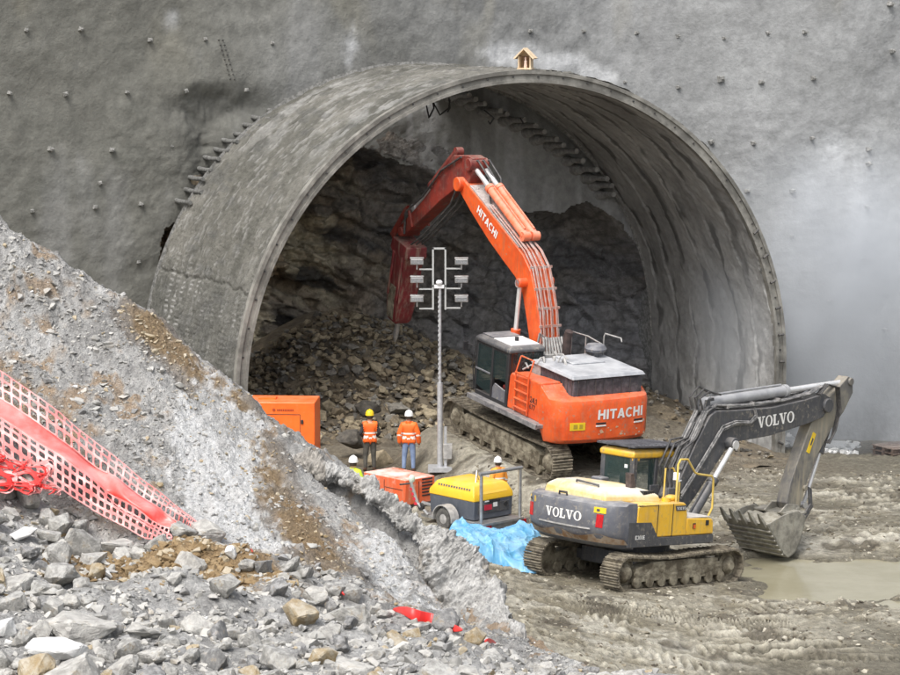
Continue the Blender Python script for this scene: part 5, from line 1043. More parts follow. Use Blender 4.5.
def rockfield(name, pts, mats, seeds, parent=None):
    """many little stones as ONE mesh; pts = (x, y, z, size, material index)"""
    prot = []
    for s in seeds:
        bm = rock(s, 0, .12, 10); bm.verts.ensure_lookup_table(); bm.verts.index_update(); prot.append((np.array([v.co[:] for v in bm.verts]), [[v.index for v in f.verts] for f in bm.faces])); bm.free()
    VV, FF, MI, off = [], [], [], 0
    r = np.random.default_rng(3)
    for x, y, z, sz, mi in pts:
        P, F = prot[r.integers(len(prot))]; a = r.uniform(0, 6.28); ca, sa = math.cos(a), math.sin(a); q = P * sz * r.uniform(.7, 1.2, 3); t = r.uniform(-.6, .6); q = q @ np.array([[1, 0, 0], [0, math.cos(t), -math.sin(t)], [0, math.sin(t), math.cos(t)]])
        VV.append(np.c_[q[:, 0] * ca - q[:, 1] * sa + x, q[:, 0] * sa + q[:, 1] * ca + y, q[:, 2] + z]); FF += [[i + off for i in f] for f in F]; MI += [mi] * len(F); off += len(P)
    me = bpy.data.meshes.new(name); me.from_pydata(np.concatenate(VV).tolist(), [], FF); me.polygons.foreach_set('material_index', MI)
    for m in mats: me.materials.append(m)
    return link(name, me, parent)
M_rub = [mat('rubble_brown', (.13, .105, .072), (.25, .20, .13), scale=3, rough=.85, bump=.5, bscale=10), mat('rubble_tan', (.24, .20, .13), (.40, .335, .23), scale=3, rough=.85, bump=.5, bscale=10), mat('rubble_grey', (.15, .14, .122), (.28, .26, .22), scale=3, rough=.85, bump=.5, bscale=10), mat('rubble_dark', (.055, .05, .042), (.11, .098, .08), scale=3, rough=.8, bump=.5, bscale=10)]
def heap_z(x, y):
    """muck pile inside the arch"""
    x, y = np.asarray(x, float), np.asarray(y, float); dx, dy = x - A0[0], y - A0[1]; s = dx * RT[0] + dy * RT[1]; l = dx * AX[0] + dy * AX[1]
    k = sstep(-.6, 8.6, l) * (2.2 * np.exp(-((s + 2.4) / 3.4) ** 2) + .15 * sstep(1, 5, s))
    return ground_z(x, y, False) + k + .25 * fbm(x * .8, y * .8, 0, 2, 5)
def build_rubble():
    r = random.Random(11)
    S, Lg = np.meshgrid(np.linspace(-9.2, 9.2, 120), np.linspace(-2.5, 10.2, 90)); X, Y, _ = tw(S, Lg, 0 * S)
    base = ground_z(X, Y, False); k = sstep(-.6, 8.6, Lg) * (2.2 * np.exp(-((S + 2.4) / 3.4) ** 2) + .15 * sstep(1, 5, S))
    Z = base + k + .25 * fbm(X * .8, Y * .8, 0, 2, 5) + .10 * fbm(X * 2.5, Y * 2.5, 0, 3, 6) - .06
    c = cmix(np.broadcast_to((.10, .083, .06), S.shape + (3,)), (.21, .172, .118), np.clip(.5 + fbm(X * 1.2, Y * 1.2, 2, 3, 7), 0, 1))
    o = link('muck_pile', gridmesh('muck_pile', X, Y, Z, c, mats=[M_rock], smooth=False)); struct(o)
    small = []
    for _ in range(3600):
        s, l = r.uniform(-9, 3.5), r.uniform(.4, 9.2); x, y, _z = tw(s, l, 0); x, y = float(x), float(y)
        if s > 0 and r.random() < .6: continue
        small.append((x, y, .01, r.choice((.06, .09, .13, .17, .2)) * r.uniform(.8, 1.2), r.choices(range(4), (5, 4, 3, 1.5))[0]))
    for _ in range(500):
        s, l = r.uniform(2, 9), r.uniform(-1.5, 9); x, y, _z = tw(s, l, 0); x, y = float(x), float(y); small.append((x, y, .01, r.uniform(.05, .15), r.choice((0, 2, 3))))
    small = dropz(small, heap_z)
    o = rockfield('rubble', small, M_rub, range(300, 312)); tag(o, 'loose small broken rock covering the muck pile under the rock face', 'rubble', kind='stuff')
    big = []
    for _ in range(6000):
        if len(big) >= 235: break
        s, l = r.uniform(-8.8, 2.8), r.uniform(-.2, 8.4); sz = r.uniform(.17, .30) if l > 3 else r.choice((.22, .26, .32, .4, .52)) * r.uniform(.85, 1.15)
        if l > 5.5: sz *= .8
        if any((s - a) ** 2 + (l - b) ** 2 < (.8 * (sz + c)) ** 2 for a, b, c in big): continue
        if s > -.4 and l < 3.2: continue
        big.append((s, l, sz))
    names = [('brown', 'angular brown boulder lying on the muck pile under the rock face'), ('tan', 'sandy tan boulder lying on the muck pile under the rock face'), ('grey', 'dusty grey boulder lying on the muck pile under the rock face'), ('dark', 'dark wet boulder lying on the muck pile under the rock face')]
    for s, l, sz in big:
        x, y, _z = tw(s, l, 0); mi = r.choices(range(4), (5, 4, 3, 1))[0]
        o = link('boulder', rockmesh('boulder_' + names[mi][0], 40 + r.randrange(7) + 10 * mi, M_rub[mi])); o.location = (float(x), float(y), float(heap_z(float(x), float(y))) + sz * .22); o.scale = (sz * r.uniform(.9, 1.3), sz, sz * r.uniform(.75, 1.1)); o.rotation_euler = (r.uniform(-.5, .5), r.uniform(-.5, .5), r.uniform(0, 6.3)); tag(o, names[mi][1], 'boulder', 'boulders on the muck pile')
    # slabs the tracks stand on and single blocks with a look of their own
    for (u, v, Y, sx, sy, sz, rz, mi, lab) in ((478, 462, 76.6, 1.35, .8, .38, .2, 1, 'broad flat tan slab in front of the crawler track of the orange excavator'), (527, 478, 75.4, .5, .4, .2, .5, 2, 'low grey slab beside the rear of the orange excavator track'), (381, 460, 77.3, .62, .5, .5, 1, 1, 'rounded tan boulder between the two workers at the muck pile'), (351, 440, 78.0, .6, .42, .55, .4, 3, 'black boulder just left of the worker in the yellow helmet'), (440, 466, 77.0, .75, .5, .3, .1, 0, 'flat brown slab behind the foot of the lighting mast')):
        p = at(u, v, Y); o = link('boulder', rockmesh('boulder_single', 90 + mi, M_rub[mi])); o.location = p; o.scale = (sx, sy, sz); o.rotation_euler = (0, 0, rz); tag(o, lab, 'boulder')
build_rubble()
def build_debris():
    r = random.Random(5); m = [mat('white_mortar', (.62, .62, .60), (.74, .74, .72), scale=4, rough=.9, bump=.4, bscale=12), mat('grey_mortar', (.36, .36, .35), (.5, .5, .48), scale=4, rough=.9)]
    pts = []
    for _ in range(420):
        t = r.random(); u = r.choice((r.uniform(752, 800), r.uniform(795, 852), r.gauss(832, 14))); Y = 89.5 + r.uniform(-1.6, 2.2)
        x = (u - 450) / FPX * Y; pts.append((x, Y, .03, r.uniform(.05, .26), r.choice((0, 0, 0, 1))))
    pts = dropz(pts, ground_z)
    o = rockfield('mortar_rubble', pts, m, range(320, 326)); tag(o, 'white rebound mortar lumps heaped along the foot of the headwall', 'mortar rubble', kind='stuff')
    for (u, Y, sx, sy, sz) in ((775, 89.2, 1.1, .5, .2), (826, 90.3, 1.3, .6, .42), (848, 90.6, .8, .5, .28), (800, 89.8, .9, .4, .2)):
        x = (u - 450) / FPX * Y; o = link('mortar_lump', rockmesh('mortar_lump', 130, m[0])); o.location = (x, Y, gz(x, Y) + .04); o.scale = (sx, sy, sz); tag(o, {775: 'thin white mortar slab nearest the right foot of the tunnel arch', 826: 'tallest white mortar lump at the foot of the headwall', 848: 'white mortar lump farthest right at the foot of the headwall', 800: 'long low white mortar slab between the arch foot and the tallest lump'}[u], 'mortar lump')
build_debris()
def build_clods():
    r = random.Random(77); ms = [mat('mud_clod', (.15, .13, .092), (.24, .215, .16), scale=5, rough=.9, bump=.4, bscale=14), mat('dry_clod', (.34, .315, .25), (.46, .43, .36), scale=5, rough=.95), mat('dark_clod', (.065, .054, .04), (.12, .10, .075), scale=5, rough=.9)]; pts = []
    while len(pts) < 9000:
        y = r.uniform(55, 92); x = r.uniform(.2, .185 * y)
        if fbm(x * .5, y * .7, 3, 2, 9) < r.uniform(-.45, .3): continue
        pts.append((x, y, .0, r.choice((.015, .02, .025, .035, .05, .08)) * r.uniform(.7, 1.25), r.choices((0, 1, 2), (4, 3, 2))[0]))
    pts = [p for p in dropz(pts, ground_z) if p[2] > -1.15]
    o = rockfield('mud_clods', pts, ms, range(380, 390)); tag(o, 'small clods of mud and grit churned up over the site floor', 'mud', kind='stuff')
build_clods()
# ------------------------------------------------------------------ people
SKIN = mat('skin', (.50, .29, .20), (.55, .33, .23), scale=9, rough=.6); M_denim = mat('denim', (.16, .22, .36), (.22, .29, .44), scale=9, rough=.8); M_boot = mat('leather_boot', (.10, .05, .035), (.14, .08, .05), scale=9, rough=.7)
M_hiv = mat('orange_hi_vis', (.95, .17, .02), (.88, .14, .02), scale=5, rough=.6); M_refl = mat('reflective_tape', (.80, .80, .74), rough=.35); M_darkc = mat('dark_work_cloth', (.022, .022, .026), (.04, .038, .04), scale=9, rough=.85); M_trou = mat('grey_work_trousers', (.06, .058, .05), (.10, .095, .08), scale=9, rough=.85)
M_hivy = mat('yellow_hi_vis', (.62, .80, .03), (.55, .74, .03), scale=5, rough=.6); M_hiv2 = mat('faded_orange_hi_vis', (.95, .36, .05), rough=.6); M_helw = mat('white_helmet', (.80, .80, .78), rough=.35); M_hely = mat('yellow_helmet', (.85, .58, .02), rough=.35); M_eye = mat('eye_dark', (.02, .015, .012), rough=.3); M_hair = mat('brown_hair', (.04, .026, .016), rough=.8)
def person(loc, yaw, label, top, legs, helmet, vest=None, arms=((.27, .02, 1.13, .27, .16, .93), (.27, -.02, 1.13, .26, .10, .90)), lean=0.0, stance=(.11, .13), tape=True):
    root = empty('person', loc, (0, 0, yaw)); tag(root, label, 'person')
    (rex, rey, rez, rwx, rwy, rwz), (lex, ley, lez, lwx, lwy, lwz) = arms
    J = [(0, 0, .95, .155, .115, 'L'), (0, .01 + lean * .3, 1.12, .165, .12, 'T'), (0, .0 + lean * .7, 1.30, .185, .13, 'T'), (0, -.01 + lean, 1.42, .13, .10, 'T'), (0, .0 + lean, 1.50, .062, .062, 'S'), (0, .02 + lean, 1.59, .078, .085, 'S'), (0, .02 + lean, 1.68, .082, .098, 'S'), (0, .015 + lean, 1.745, .06, .07, 'S')]
    E_ = [(0, 1), (1, 2), (2, 3), (3, 4), (4, 5), (5, 6), (6, 7)]
    def chain(st, pts):
        p = st
        for q in pts: J.append(q); E_.append((p, len(J) - 1)); p = len(J) - 1
    chain(3, [(.17, -.01 + lean, 1.42, .078, .08, 'T'), (rex, rey + lean * .6, rez, .058, .058, 'T'), (rwx, rwy, rwz, .042, .042, 'T'), (rwx, rwy + .03, rwz - .045, .028, .04, 'S'), (rwx, rwy + .05, rwz - .085, .022, .042, 'S')])
    chain(3, [(-.17, -.01 + lean, 1.42, .078, .08, 'T'), (-lex, ley + lean * .6, lez, .058, .058, 'T'), (-lwx, lwy, lwz, .042, .042, 'T'), (-lwx, lwy + .03, lwz - .045, .028, .04, 'S'), (-lwx, lwy + .05, lwz - .085, .022, .042, 'S')])
    for s_, st in ((1, stance[0]), (-1, stance[1])):
        chain(0, [(s_ * .095, 0, .86, .112, .115, 'L'), (s_ * (st + .0), .02, .49, .078, .08, 'L'), (s_ * (st + .01), -.02, .13, .058, .062, 'L'), (s_ * (st + .015), -.02, .06, .05, .06, 'B'), (s_ * (st + .03), .09, .045, .048, .042, 'B'), (s_ * (st + .04), .16, .035, .04, .032, 'B')])
    me = bpy.data.meshes.new('body'); me.from_pydata([j[:3] for j in J], E_, []); tmp = bpy.data.objects.new('tmp', me); COL.objects.link(tmp)
    md = tmp.modifiers.new('Skin', 'SKIN'); md.use_smooth_shade = True; tmp.modifiers.new('Sub', 'SUBSURF').levels = 2
    for d, j in zip(me.skin_vertices[0].data, J): d.radius = (j[3], j[4]); d.use_root = False
    me.skin_vertices[0].data[0].use_root = True
    bpy.context.view_layer.update(); ev = tmp.evaluated_get(bpy.context.evaluated_depsgraph_get()); bmx = bmesh.new(); bmx.from_mesh(ev.to_mesh()); ev.to_mesh_clear(); bpy.data.objects.remove(tmp)
    JP = [Vector(j[:3]) for j in J]; ids = {'T': 0, 'L': 1, 'S': 2, 'B': 3}
    for f in bmx.faces:
        c = f.calc_center_median(); best = min(range(len(E_)), key=lambda i: (c - (JP[E_[i][0]] + (JP[E_[i][1]] - JP[E_[i][0]]) * max(0, min(1, (c - JP[E_[i][0]]).dot(JP[E_[i][1]] - JP[E_[i][0]]) / max(1e-6, (JP[E_[i][1]] - JP[E_[i][0]]).length_squared))))).length)
        lab = J[E_[best][1]][5]
        if E_[best] == (0, 1): lab = 'T'
        if lab == 'L' and c.z > .90: lab = 'T'
        f.material_index = ids[lab]
    w = MB(); w.bm = bmx; w.mi = 2                              # fingers, thumb, nose, ears grow from the same skin
    for s_, (hx, hy, hz) in ((1, (rwx, rwy, rwz)), (-1, (-lwx, lwy, lwz))):
        for k in range(4):
            o = (k - 1.5) * .019; ln = (.068, .08, .076, .06)[k]; b = Vector((hx, hy + .055 + o, hz - .10)); w.tube([b + Vector((0, -.01, .03)), b, b + Vector((-s_ * .012, .006, -ln * .55)), b + Vector((-s_ * .032, .006, -ln))], [.009, .0095, .009, .007], 6)
        b = Vector((hx - s_ * .012, hy + .085, hz - .05)); w.tube([b - Vector((0, .02, 0)), b + Vector((-s_ * .012, .018, -.025)), b + Vector((-s_ * .022, .022, -.055))], [.011, .0105, .008], 6)
    yl = lean; w.tube([(0, .10 + yl, 1.68), (0, .135 + yl, 1.645), (0, .11 + yl, 1.63)], [.012, .016, .01], 6)
    for s_ in (-1, 1): w.ball((s_ * .088, .01 + yl, 1.655), .03, 8, (.45, .7, 1.1))
    body = w.build('body', [top, legs, SKIN, M_boot], root, smooth=60)
    q = MB()
    for s_ in (-1, 1): q.ball((s_ * .032, .098 + yl, 1.675), .011, 8)
    q.build('eye', M_eye, root, smooth=60)
    q = MB(); q.box((0, .105 + yl, 1.60), (.05, .014, .01)); q.build('mouth', mat('lips', (.30, .12, .10), rough=.5), root, bevel=.004)
    q = MB(); q.lathe([(.094, 1.60), (.103, 1.66), (.10, 1.70)], (0, .0 + yl, 0), n=16); q.bm.verts.ensure_lookup_table(); bmesh.ops.delete(q.bm, geom=[v for v in q.bm.verts if v.co.y > .045 + yl], context='VERTS'); q.build('hair', M_hair, root, smooth=60)
    q = MB(); q.lathe([(.132, 1.695), (.128, 1.72), (.122, 1.77), (.10, 1.825), (.06, 1.858), (.012, 1.87)], (0, .015 + yl, 0), n=20); q.loft([[Vector((x, y + yl, z)) for x, y, z in r] for r in ([(-.09, .11, 1.70), (.09, .11, 1.70), (.09, .11, 1.715), (-.09, .11, 1.715)], [(-.06, .195, 1.688), (.06, .195, 1.688), (.06, .195, 1.70), (-.06, .195, 1.70)])]); q.tube([(0, .13 + yl, 1.79), (0, .05 + yl, 1.87), (0, -.05 + yl, 1.87), (0, -.1 + yl, 1.79)], .018, 6); q.build('helmet', helmet, root, smooth=50)
    # jacket or vest: shell grown off the torso with tape bands
    vm = vest or top
    bv = bmesh.new(); bv.from_mesh(body.data); bmesh.ops.delete(bv, geom=[f for f in bv.faces if f.material_index != 0 or (vest and abs(f.calc_center_median().x) > .205) or f.calc_center_median().z < .86], context='FACES'); bv.normal_update()
    for v in bv.verts: v.co += v.normal * .016
    for f in bv.faces:
        c = f.calc_center_median(); f.material_index = 1 if tape and ((1.02 < c.z < 1.075 and abs(c.x) < .22) or (1.16 < c.z < 1.21 and abs(c.x) < .22) or (not vest and abs(c.x) > .22 and 1.1 < c.z < 1.15)) else 0
    me2 = bpy.data.meshes.new('vest'); bv.to_mesh(me2); bv.free(); me2.materials.append(vm); me2.materials.append(M_refl); me2.shade_smooth(); v_ = link('vest' if vest else 'jacket', me2, root); sd = v_.modifiers.new('thick', 'SOLIDIFY'); sd.thickness = .012; sd.offset = 1
    if not vest:
        q = MB(); q.lathe([(.10, 1.44), (.085, 1.50), (.09, 1.54)], (0, -.01 + lean, 0), n=14); q.build('collar', top, v_, smooth=60)
    return root
pw = at(370, 470, 76.3); person((pw.x, pw.y, gz(pw.x, pw.y)), .15, 'worker in yellow helmet, orange vest over black clothes, watching the rock face', M_darkc, M_trou, M_hely, vest=M_hiv, arms=((.29, -.05, 1.16, .20, .10, 1.05), (.29, -.05, 1.16, .20, .10, 1.05)))
pw = at(409, 472, 75.9); person((pw.x, pw.y, gz(pw.x, pw.y)), -.1, 'worker in white helmet, orange jacket and blue jeans seen from behind', M_hiv, M_denim, M_helw, arms=((.28, -.02, 1.14, .29, .06, .90), (.28, -.02, 1.14, .28, .04, .90)), stance=(.12, .14))
pw = at(353, 456, 68.9); person((pw.x, pw.y, pw.z - 1.86), -.5, 'worker in white helmet and yellow jacket mostly hidden behind the spoil mound', M_hivy, M_trou, M_helw)
p4 = at(499, 457, 70.75); person((p4.x, p4.y, p4.z - 1.86 * .88), .5, 'worker in white helmet and pale orange jacket behind the yellow compressor', M_hiv2, M_trou, M_helw, lean=.05).scale = (.88, .88, .88)
# ================================================================== near bank: spoil mound, stones, netting
RIDGE = [(-420, 150, 30.5), (-160, 168, 30), (-60, 196, 29.5), (0, 226, 29), (22, 236, 29), (60, 263, 29), (110, 291, 28.9), (150, 318, 28.8), (200, 360, 28.6), (240, 384, 28.4), (262, 406, 28.2), (300, 440, 28), (330, 456, 27.9), (370, 487, 27.7), (400, 518, 27.5), (440, 552, 27.2), (470, 585, 26.8), (500, 620, 26.3), (525, 648, 25.7), (560, 664, 24.6), (620, 682, 23.0)]
BASE = [(-420, 400, 26.4), (-80, 462, 26), (0, 490, 25.8), (100, 537, 25.4), (200, 555, 25.2), (290, 571, 25.0), (330, 585, 24.9), (400, 619, 24.5), (480, 650, 24.0), (560, 664, 23.2), (620, 680, 22.3), (680, 700, 21.6)]
RW = np.array([at(*p)[:] for p in RIDGE]); BW = np.array([at(*p)[:] for p in BASE])
GROOVES = [([tuple(at(u, v, Y)[:2]) for u, v, Y in p], w_, d_) for p, w_, d_ in (([(306, 466, 27.6), (345, 486, 27.35), (395, 520, 26.95), (412, 538, 26.75)], .13, .32), ([(427, 560, 26.6), (440, 592, 26.2), (465, 618, 25.8), (492, 642, 25.3)], .17, .26))]
def bank_z(x, y, fine=True):
    x = np.asarray(x, float); y = np.asarray(y, float)
    yr, zr = np.interp(x, RW[:, 0], RW[:, 1]), np.interp(x, RW[:, 0], RW[:, 2]); yb, zb = np.interp(x, BW[:, 0], BW[:, 1]), np.interp(x, BW[:, 0], BW[:, 2])
    yr = np.maximum(yr, yb + .15); zfr = 8.62 + .02 * (x + 3)
    t = np.clip((y - yb) / (yr - yb), 0, 1)
    front = np.where(y < yb, lerp(zfr, zb, np.clip((y - 19.5) / (yb - 19.5), 0, 1)), lerp(zb, zr, t - .28 * np.sin(PI * t) * sstep(-2.2, -3.4, x) * 0 - .10 * np.sin(PI * t)))
    z = np.where(y > yr, zr - .12 * (y - yr) - 1.0 * np.maximum(0, y - yr - .35), front)
    if fine:
        f = sstep(-.3, .3, y - yb)
        z = z + (.12 * fbm(x * .9, y * .9, 0, 3, 201) + .09 * fbm(x * 3.1, y * 3.1, 2, 3, 202) + .08 * (ridged(x * 4, y * 4, 1, 3, 203) - .72) + .05 * (np.abs(fbm(x * 9, y * 9, 1, 3, 204)) - .2) + .035 * (np.abs(fbm(x * 21, y * 21, 3, 2, 206)) - .2)) * (.35 + .65 * f) * sstep(1.6, 0, x * .6)
        po = at(172, 592, 24.3); z = z + .17 * np.exp(-(((x - po.x) / .75) ** 2 + ((y - po.y) / .5) ** 2)) * (1 + .8 * fbm(x * 4, y * 4, 8, 3, 209))
        z = z + .26 * (1 - sstep(0, 1, f)) * fbm(x * 1.2, y * 1.2, 4, 3, 205) * sstep(19, 21, y)
        for pts, wd, dp in GROOVES:
            d = np.full(x.shape, 9.0)
            for (x1, y1), (x2, y2) in zip(pts[:-1], pts[1:]):
                L2 = (x2 - x1) ** 2 + (y2 - y1) ** 2; t_ = np.clip(((x - x1) * (x2 - x1) + (y - y1) * (y2 - y1)) / L2, 0, 1); d = np.minimum(d, np.hypot(x - x1 - t_ * (x2 - x1), y - y1 - t_ * (y2 - y1)))
            z = z - dp * np.exp(-(d / wd) ** 2)
    # the bank ends on the right and falls to the site floor
    xe = 1.55 - .12 * (y - 22.5); z = z - np.where(x > xe, 1.6 * (x - xe), 0)
    return z
M_spoil = mat('spoil', .70, 1.2, scale=20, attr=True, rough=.95, bump=1.0, bscale=22, bdist=.10, thr=(.3, .7), detail=12)
def imgxy(x, y, z):
    Z = z - CAMH; d = y * CP - Z * SP; return 450 + FPX * x / d, 337.5 - FPX * (y * SP + Z * CP) / d
def pline(U, V, pts):
    d = np.full(U.shape, 1e9)
    for (x1, y1), (x2, y2) in zip(pts[:-1], pts[1:]):
        L2 = (x2 - x1) ** 2 + (y2 - y1) ** 2; t = np.clip(((U - x1) * (x2 - x1) + (V - y1) * (y2 - y1)) / L2, 0, 1); d = np.minimum(d, np.hypot(U - x1 - t * (x2 - x1), V - y1 - t * (y2 - y1)))
    return d
def wpl(pts): return [at(u, v, Y)[:2] for u, v, Y in pts]
STREAK = wpl([(150, 325, 28.7), (200, 370, 28.4), (222, 392, 28.2), (248, 432, 27.6), (268, 475, 27.0), (300, 535, 26.1), (332, 585, 25.3)])
def build_bank():
    xs = np.concatenate([np.linspace(-12, -5.6, 50)[:-1], np.linspace(-5.6, 2.4, 520), np.linspace(2.4, 9, 26)[1:]]); ys = np.concatenate([np.linspace(4, 19.5, 26)[:-1], np.linspace(19.5, 30.2, 680), np.linspace(30.2, 42, 60)[1:]])
    X, Y = np.meshgrid(xs, ys); Z = np.maximum(bank_z(X, Y), -1.6)
    yb = np.interp(X, BW[:, 0], BW[:, 1]); yr = np.interp(X, RW[:, 0], RW[:, 1]); face = sstep(-.1, .4, Y - yb)
    n = fbm(X * 1.3, Y * 1.3, 3, 4, 211); n2 = fbm(X * 5, Y * 5, 3, 4, 212); n3 = fbm(X * 16, Y * 16, 1, 3, 213)
    c = cmix(np.broadcast_to((.29, .285, .275), X.shape + (3,)), (.52, .515, .50), np.clip(.5 + .55 * n + .7 * n2 + .5 * n3, 0, 1))
    c = cmix(c, (.33, .21, .10), sstep(.08, .34, n2 * .7 + fbm(X * 2, Y * 2, 6, 3, 214) * .6) * .7 * face)
    dS = pline(X, Y, STREAK) + .12 * n2; c = cmix(c, (.24, .165, .085), sstep(.31, .12, dS) * .92 * face); c = cmix(c, (.14, .10, .06), sstep(.12, .03, np.abs(dS - .3)) * .5 * face)
    def spl(u, v, Yd, rx, ry): p = at(u, v, Yd); return np.exp(-(((X - p.x) / rx) ** 2 + ((Y - p.y) / ry) ** 2))
    wh = 1.25 * spl(222, 500, 26.7, .42, 1.5) + .6 * spl(200, 440, 27.5, .3, .5) + .9 * spl(205, 460, 27.4, .22, .6) + .75 * spl(270, 560, 25.6, .35, .4) + .9 * spl(385, 560, 26.2, .32, .7) + .8 * spl(430, 610, 25.2, .45, .5)
    c = cmix(c, (.66, .665, .665), sstep(.22, .7, wh + .5 * n2 + .35 * n3) * .92)
    c = cmix(c, (.30, .20, .095), sstep(.25, .6, 1.5 * spl(172, 590, 24.3, 1.0, .75) + .35 * n2) * .95)
    c = cmix(c, (.19, .185, .175), sstep(.2, .5, fbm(X * 2.2, Y * 2.2, 9, 3, 216)) * .4 * face)
    o = link('spoil_mound', gridmesh('spoil_mound', X, Y, Z, c, mats=[M_spoil])); struct(o)
build_bank()
bz = lambda x, y: float(bank_z(np.array([x]), np.array([y]))[0])
M_st = [mat('stone_pale', (.31, .30, .28), (.48, .47, .44), scale=2.6, rough=.9, bump=.5, bscale=9, dust=(.50, .49, .46), dustamt=.5, splat=((.27, .21, .13), .6, 3)), mat('stone_grey', (.215, .21, .195), (.40, .39, .36), scale=2.6, rough=.9, bump=.5, bscale=9, dust=(.5, .5, .49), dustamt=.45, splat=((.27, .21, .13), .6, 3)),
        mat('stone_ochre', (.30, .225, .12), (.40, .355, .27), scale=2.2, rough=.9, bump=.5, bscale=9, dust=(.5, .46, .4), dustamt=.4, splat=((.27, .21, .13), .6, 3)), mat('stone_slate', (.12, .12, .118), (.23, .225, .215), scale=2.6, rough=.85, bump=.4, bscale=9, dust=(.45, .45, .45), dustamt=.4, splat=((.27, .21, .13), .6, 3)), mat('stone_white', (.52, .52, .505), (.64, .635, .62), scale=3, rough=.9, bump=.3, bscale=9)]
def bhit(u, v, fine=False):                          # march the sight line down on to the bank
    lo, hi = 17.5, 27.5
    for _ in range(40):
        mid = (lo + hi) / 2; p = at(u, v, mid)
        if p.z > bank_z(np.array([p.x]), np.array([p.y]), fine)[0]: lo = mid
        else: hi = mid
    return at(u, v, lo)
def stones():
    r = random.Random(21)
    labs = ['pale grey dusty stone in the near rubble bank', 'mid grey angular stone in the near rubble bank', 'ochre brown stone in the near rubble bank', 'dark slate grey stone in the near rubble bank', 'chalk white stone in the near rubble bank']
    done = []
    def put(u, v, sz, mi, lab=None, grp='stones in the near rubble bank', sq=None, seed=None):
        p = bhit(u, v); k = sz * p.y / FPX
        me = rockmesh('stone_%d' % mi, 140 + 10 * mi + (r.randrange(8) if seed is None else seed), M_st[mi], sub=2, rough=.15, n=15)
        o = link('stone', me); o.location = (p.x, p.y, bz(p.x, p.y) + k * r.uniform(.2, .45)); q = sq or (r.uniform(.95, 1.25), r.uniform(.85, 1.1), r.uniform(.95, 1.35)); o.scale = tuple(k * a for a in q); o.rotation_euler = (r.uniform(-.35, .35), r.uniform(-.35, .35), r.uniform(0, 6.3))
        tag(o, lab or labs[mi], 'stone', None if lab else grp); done.append((u, v, sz))
    for (u, v, sz, mi, lab, sq) in (
        (28, 512, 28, 1, 'big rounded grey boulder at the left edge below the bunched netting', (1.15, .95, 1.25)), (63, 582, 26, 1, 'grey wedge shaped boulder left of the ochre soil', (1.1, .9, .95)), (17, 590, 22, 0, 'pale squat boulder at the left edge', None), (22, 540, 15, 4, 'flat white stone under the big boulder at the left edge', (1.3, .9, .6)),
        (98, 576, 14, 2, 'small ochre block beside the wedge shaped boulder', None), (108, 545, 26, 0, 'broad pale boulder under the lower end of the netting', (1.2, .9, .8)), (205, 545, 25, 0, 'pale knobbly boulder at the end of the netting', (1.0, .9, 1.0)), (196, 634, 25, 0, 'large pale angular boulder under the ochre soil', (1.2, .9, .9)), (250, 645, 22, 1, 'grey angular boulder near the bottom of the bank', None),
        (55, 665, 28, 4, 'white pointed boulder cut by the bottom edge', (1.3, 1, .7)), (10, 612, 20, 1, 'grey lump at the left edge above the white boulder', None), (140, 643, 21, 0, 'flat pale slab below the ochre soil', (1.4, .9, .55)), (290, 578, 14, 1, 'upright grey block on the crest of the rubble bank', None), (316, 598, 17, 0, 'pale block beside the red net scrap', None), (300, 622, 22, 2, 'ochre and grey boulder below the crest', None),
        (395, 645, 19, 2, 'rust tinted boulder below the long red net scrap', None), (330, 640, 18, 0, 'pale faceted boulder mid way along the rubble bank', None), (590, 664, 17, 4, 'white lump at the right end of the rubble bank', (1.3, 1, .7)), (545, 662, 14, 0, 'pale lump near the right end of the rubble bank', None), (455, 655, 14, 0, 'pale stone in front of the curled crust', None)):
        put(u, v, sz, mi, lab, None, sq)
    k = 0
    while k < 235:
        u = r.uniform(-20, 630); top = np.interp(u, [p[0] for p in BASE], [p[1] for p in BASE]) + 4; v = r.uniform(top, 690)
        if r.random() < .25: v = top + r.uniform(0, 16)
        if 100 < u < 262 and 558 < v < 620 and r.random() < .95: continue
        sz = r.choice((9, 11, 13, 14, 16, 18, 21, 26)) * r.uniform(.85, 1.2) * (1.1 if u < 250 else .9)
        if any((u - a) ** 2 + ((v - b) * 1.5) ** 2 < (.54 * (sz + c)) ** 2 for a, b, c in done):
            k += .03; continue
        put(u, v, sz, r.choices(range(5), (5, 6, 1.1, 1.6, .3))[0]); k += 1
    small = []; cand = []
    for _ in range(7000):
        u = r.uniform(-60, 660); y = r.uniform(18.5, 25.8); x = (u - 450) / FPX * y; b = float(np.interp(x, BW[:, 0], BW[:, 1]))
        if y > b + .3: continue
        p = at(190, 590, 24.4); oc = math.exp(-(((x - p.x) / .95) ** 2 + ((y - p.y) / .6) ** 2)) > r.uniform(.25, .9)
        small.append((x, y, .004, r.choice((.014, .02, .028, .04, .055, .075)) * r.uniform(.7, 1.3), 2 if oc else r.choices(range(5), (4, 7, .8, 1.5, .25))[0]))
    for _ in range(900):
        p = at(r.gauss(176, 46), 592, 24.3); small.append((p.x, 24.3 + r.gauss(0, .40), .0, r.choice((.015, .02, .03, .045, .08)) * r.uniform(.8, 1.2), 5))
    small = dropz(small, bank_z)
    o = rockfield('rubble', small, M_st + [mat('ochre_soil', (.20, .135, .065), (.31, .225, .125), scale=6, rough=.95, bump=.6, bscale=25)], range(330, 342)); tag(o, 'small grey and white chippings between the stones of the near rubble bank', 'rubble', kind='stuff')
    grav = []
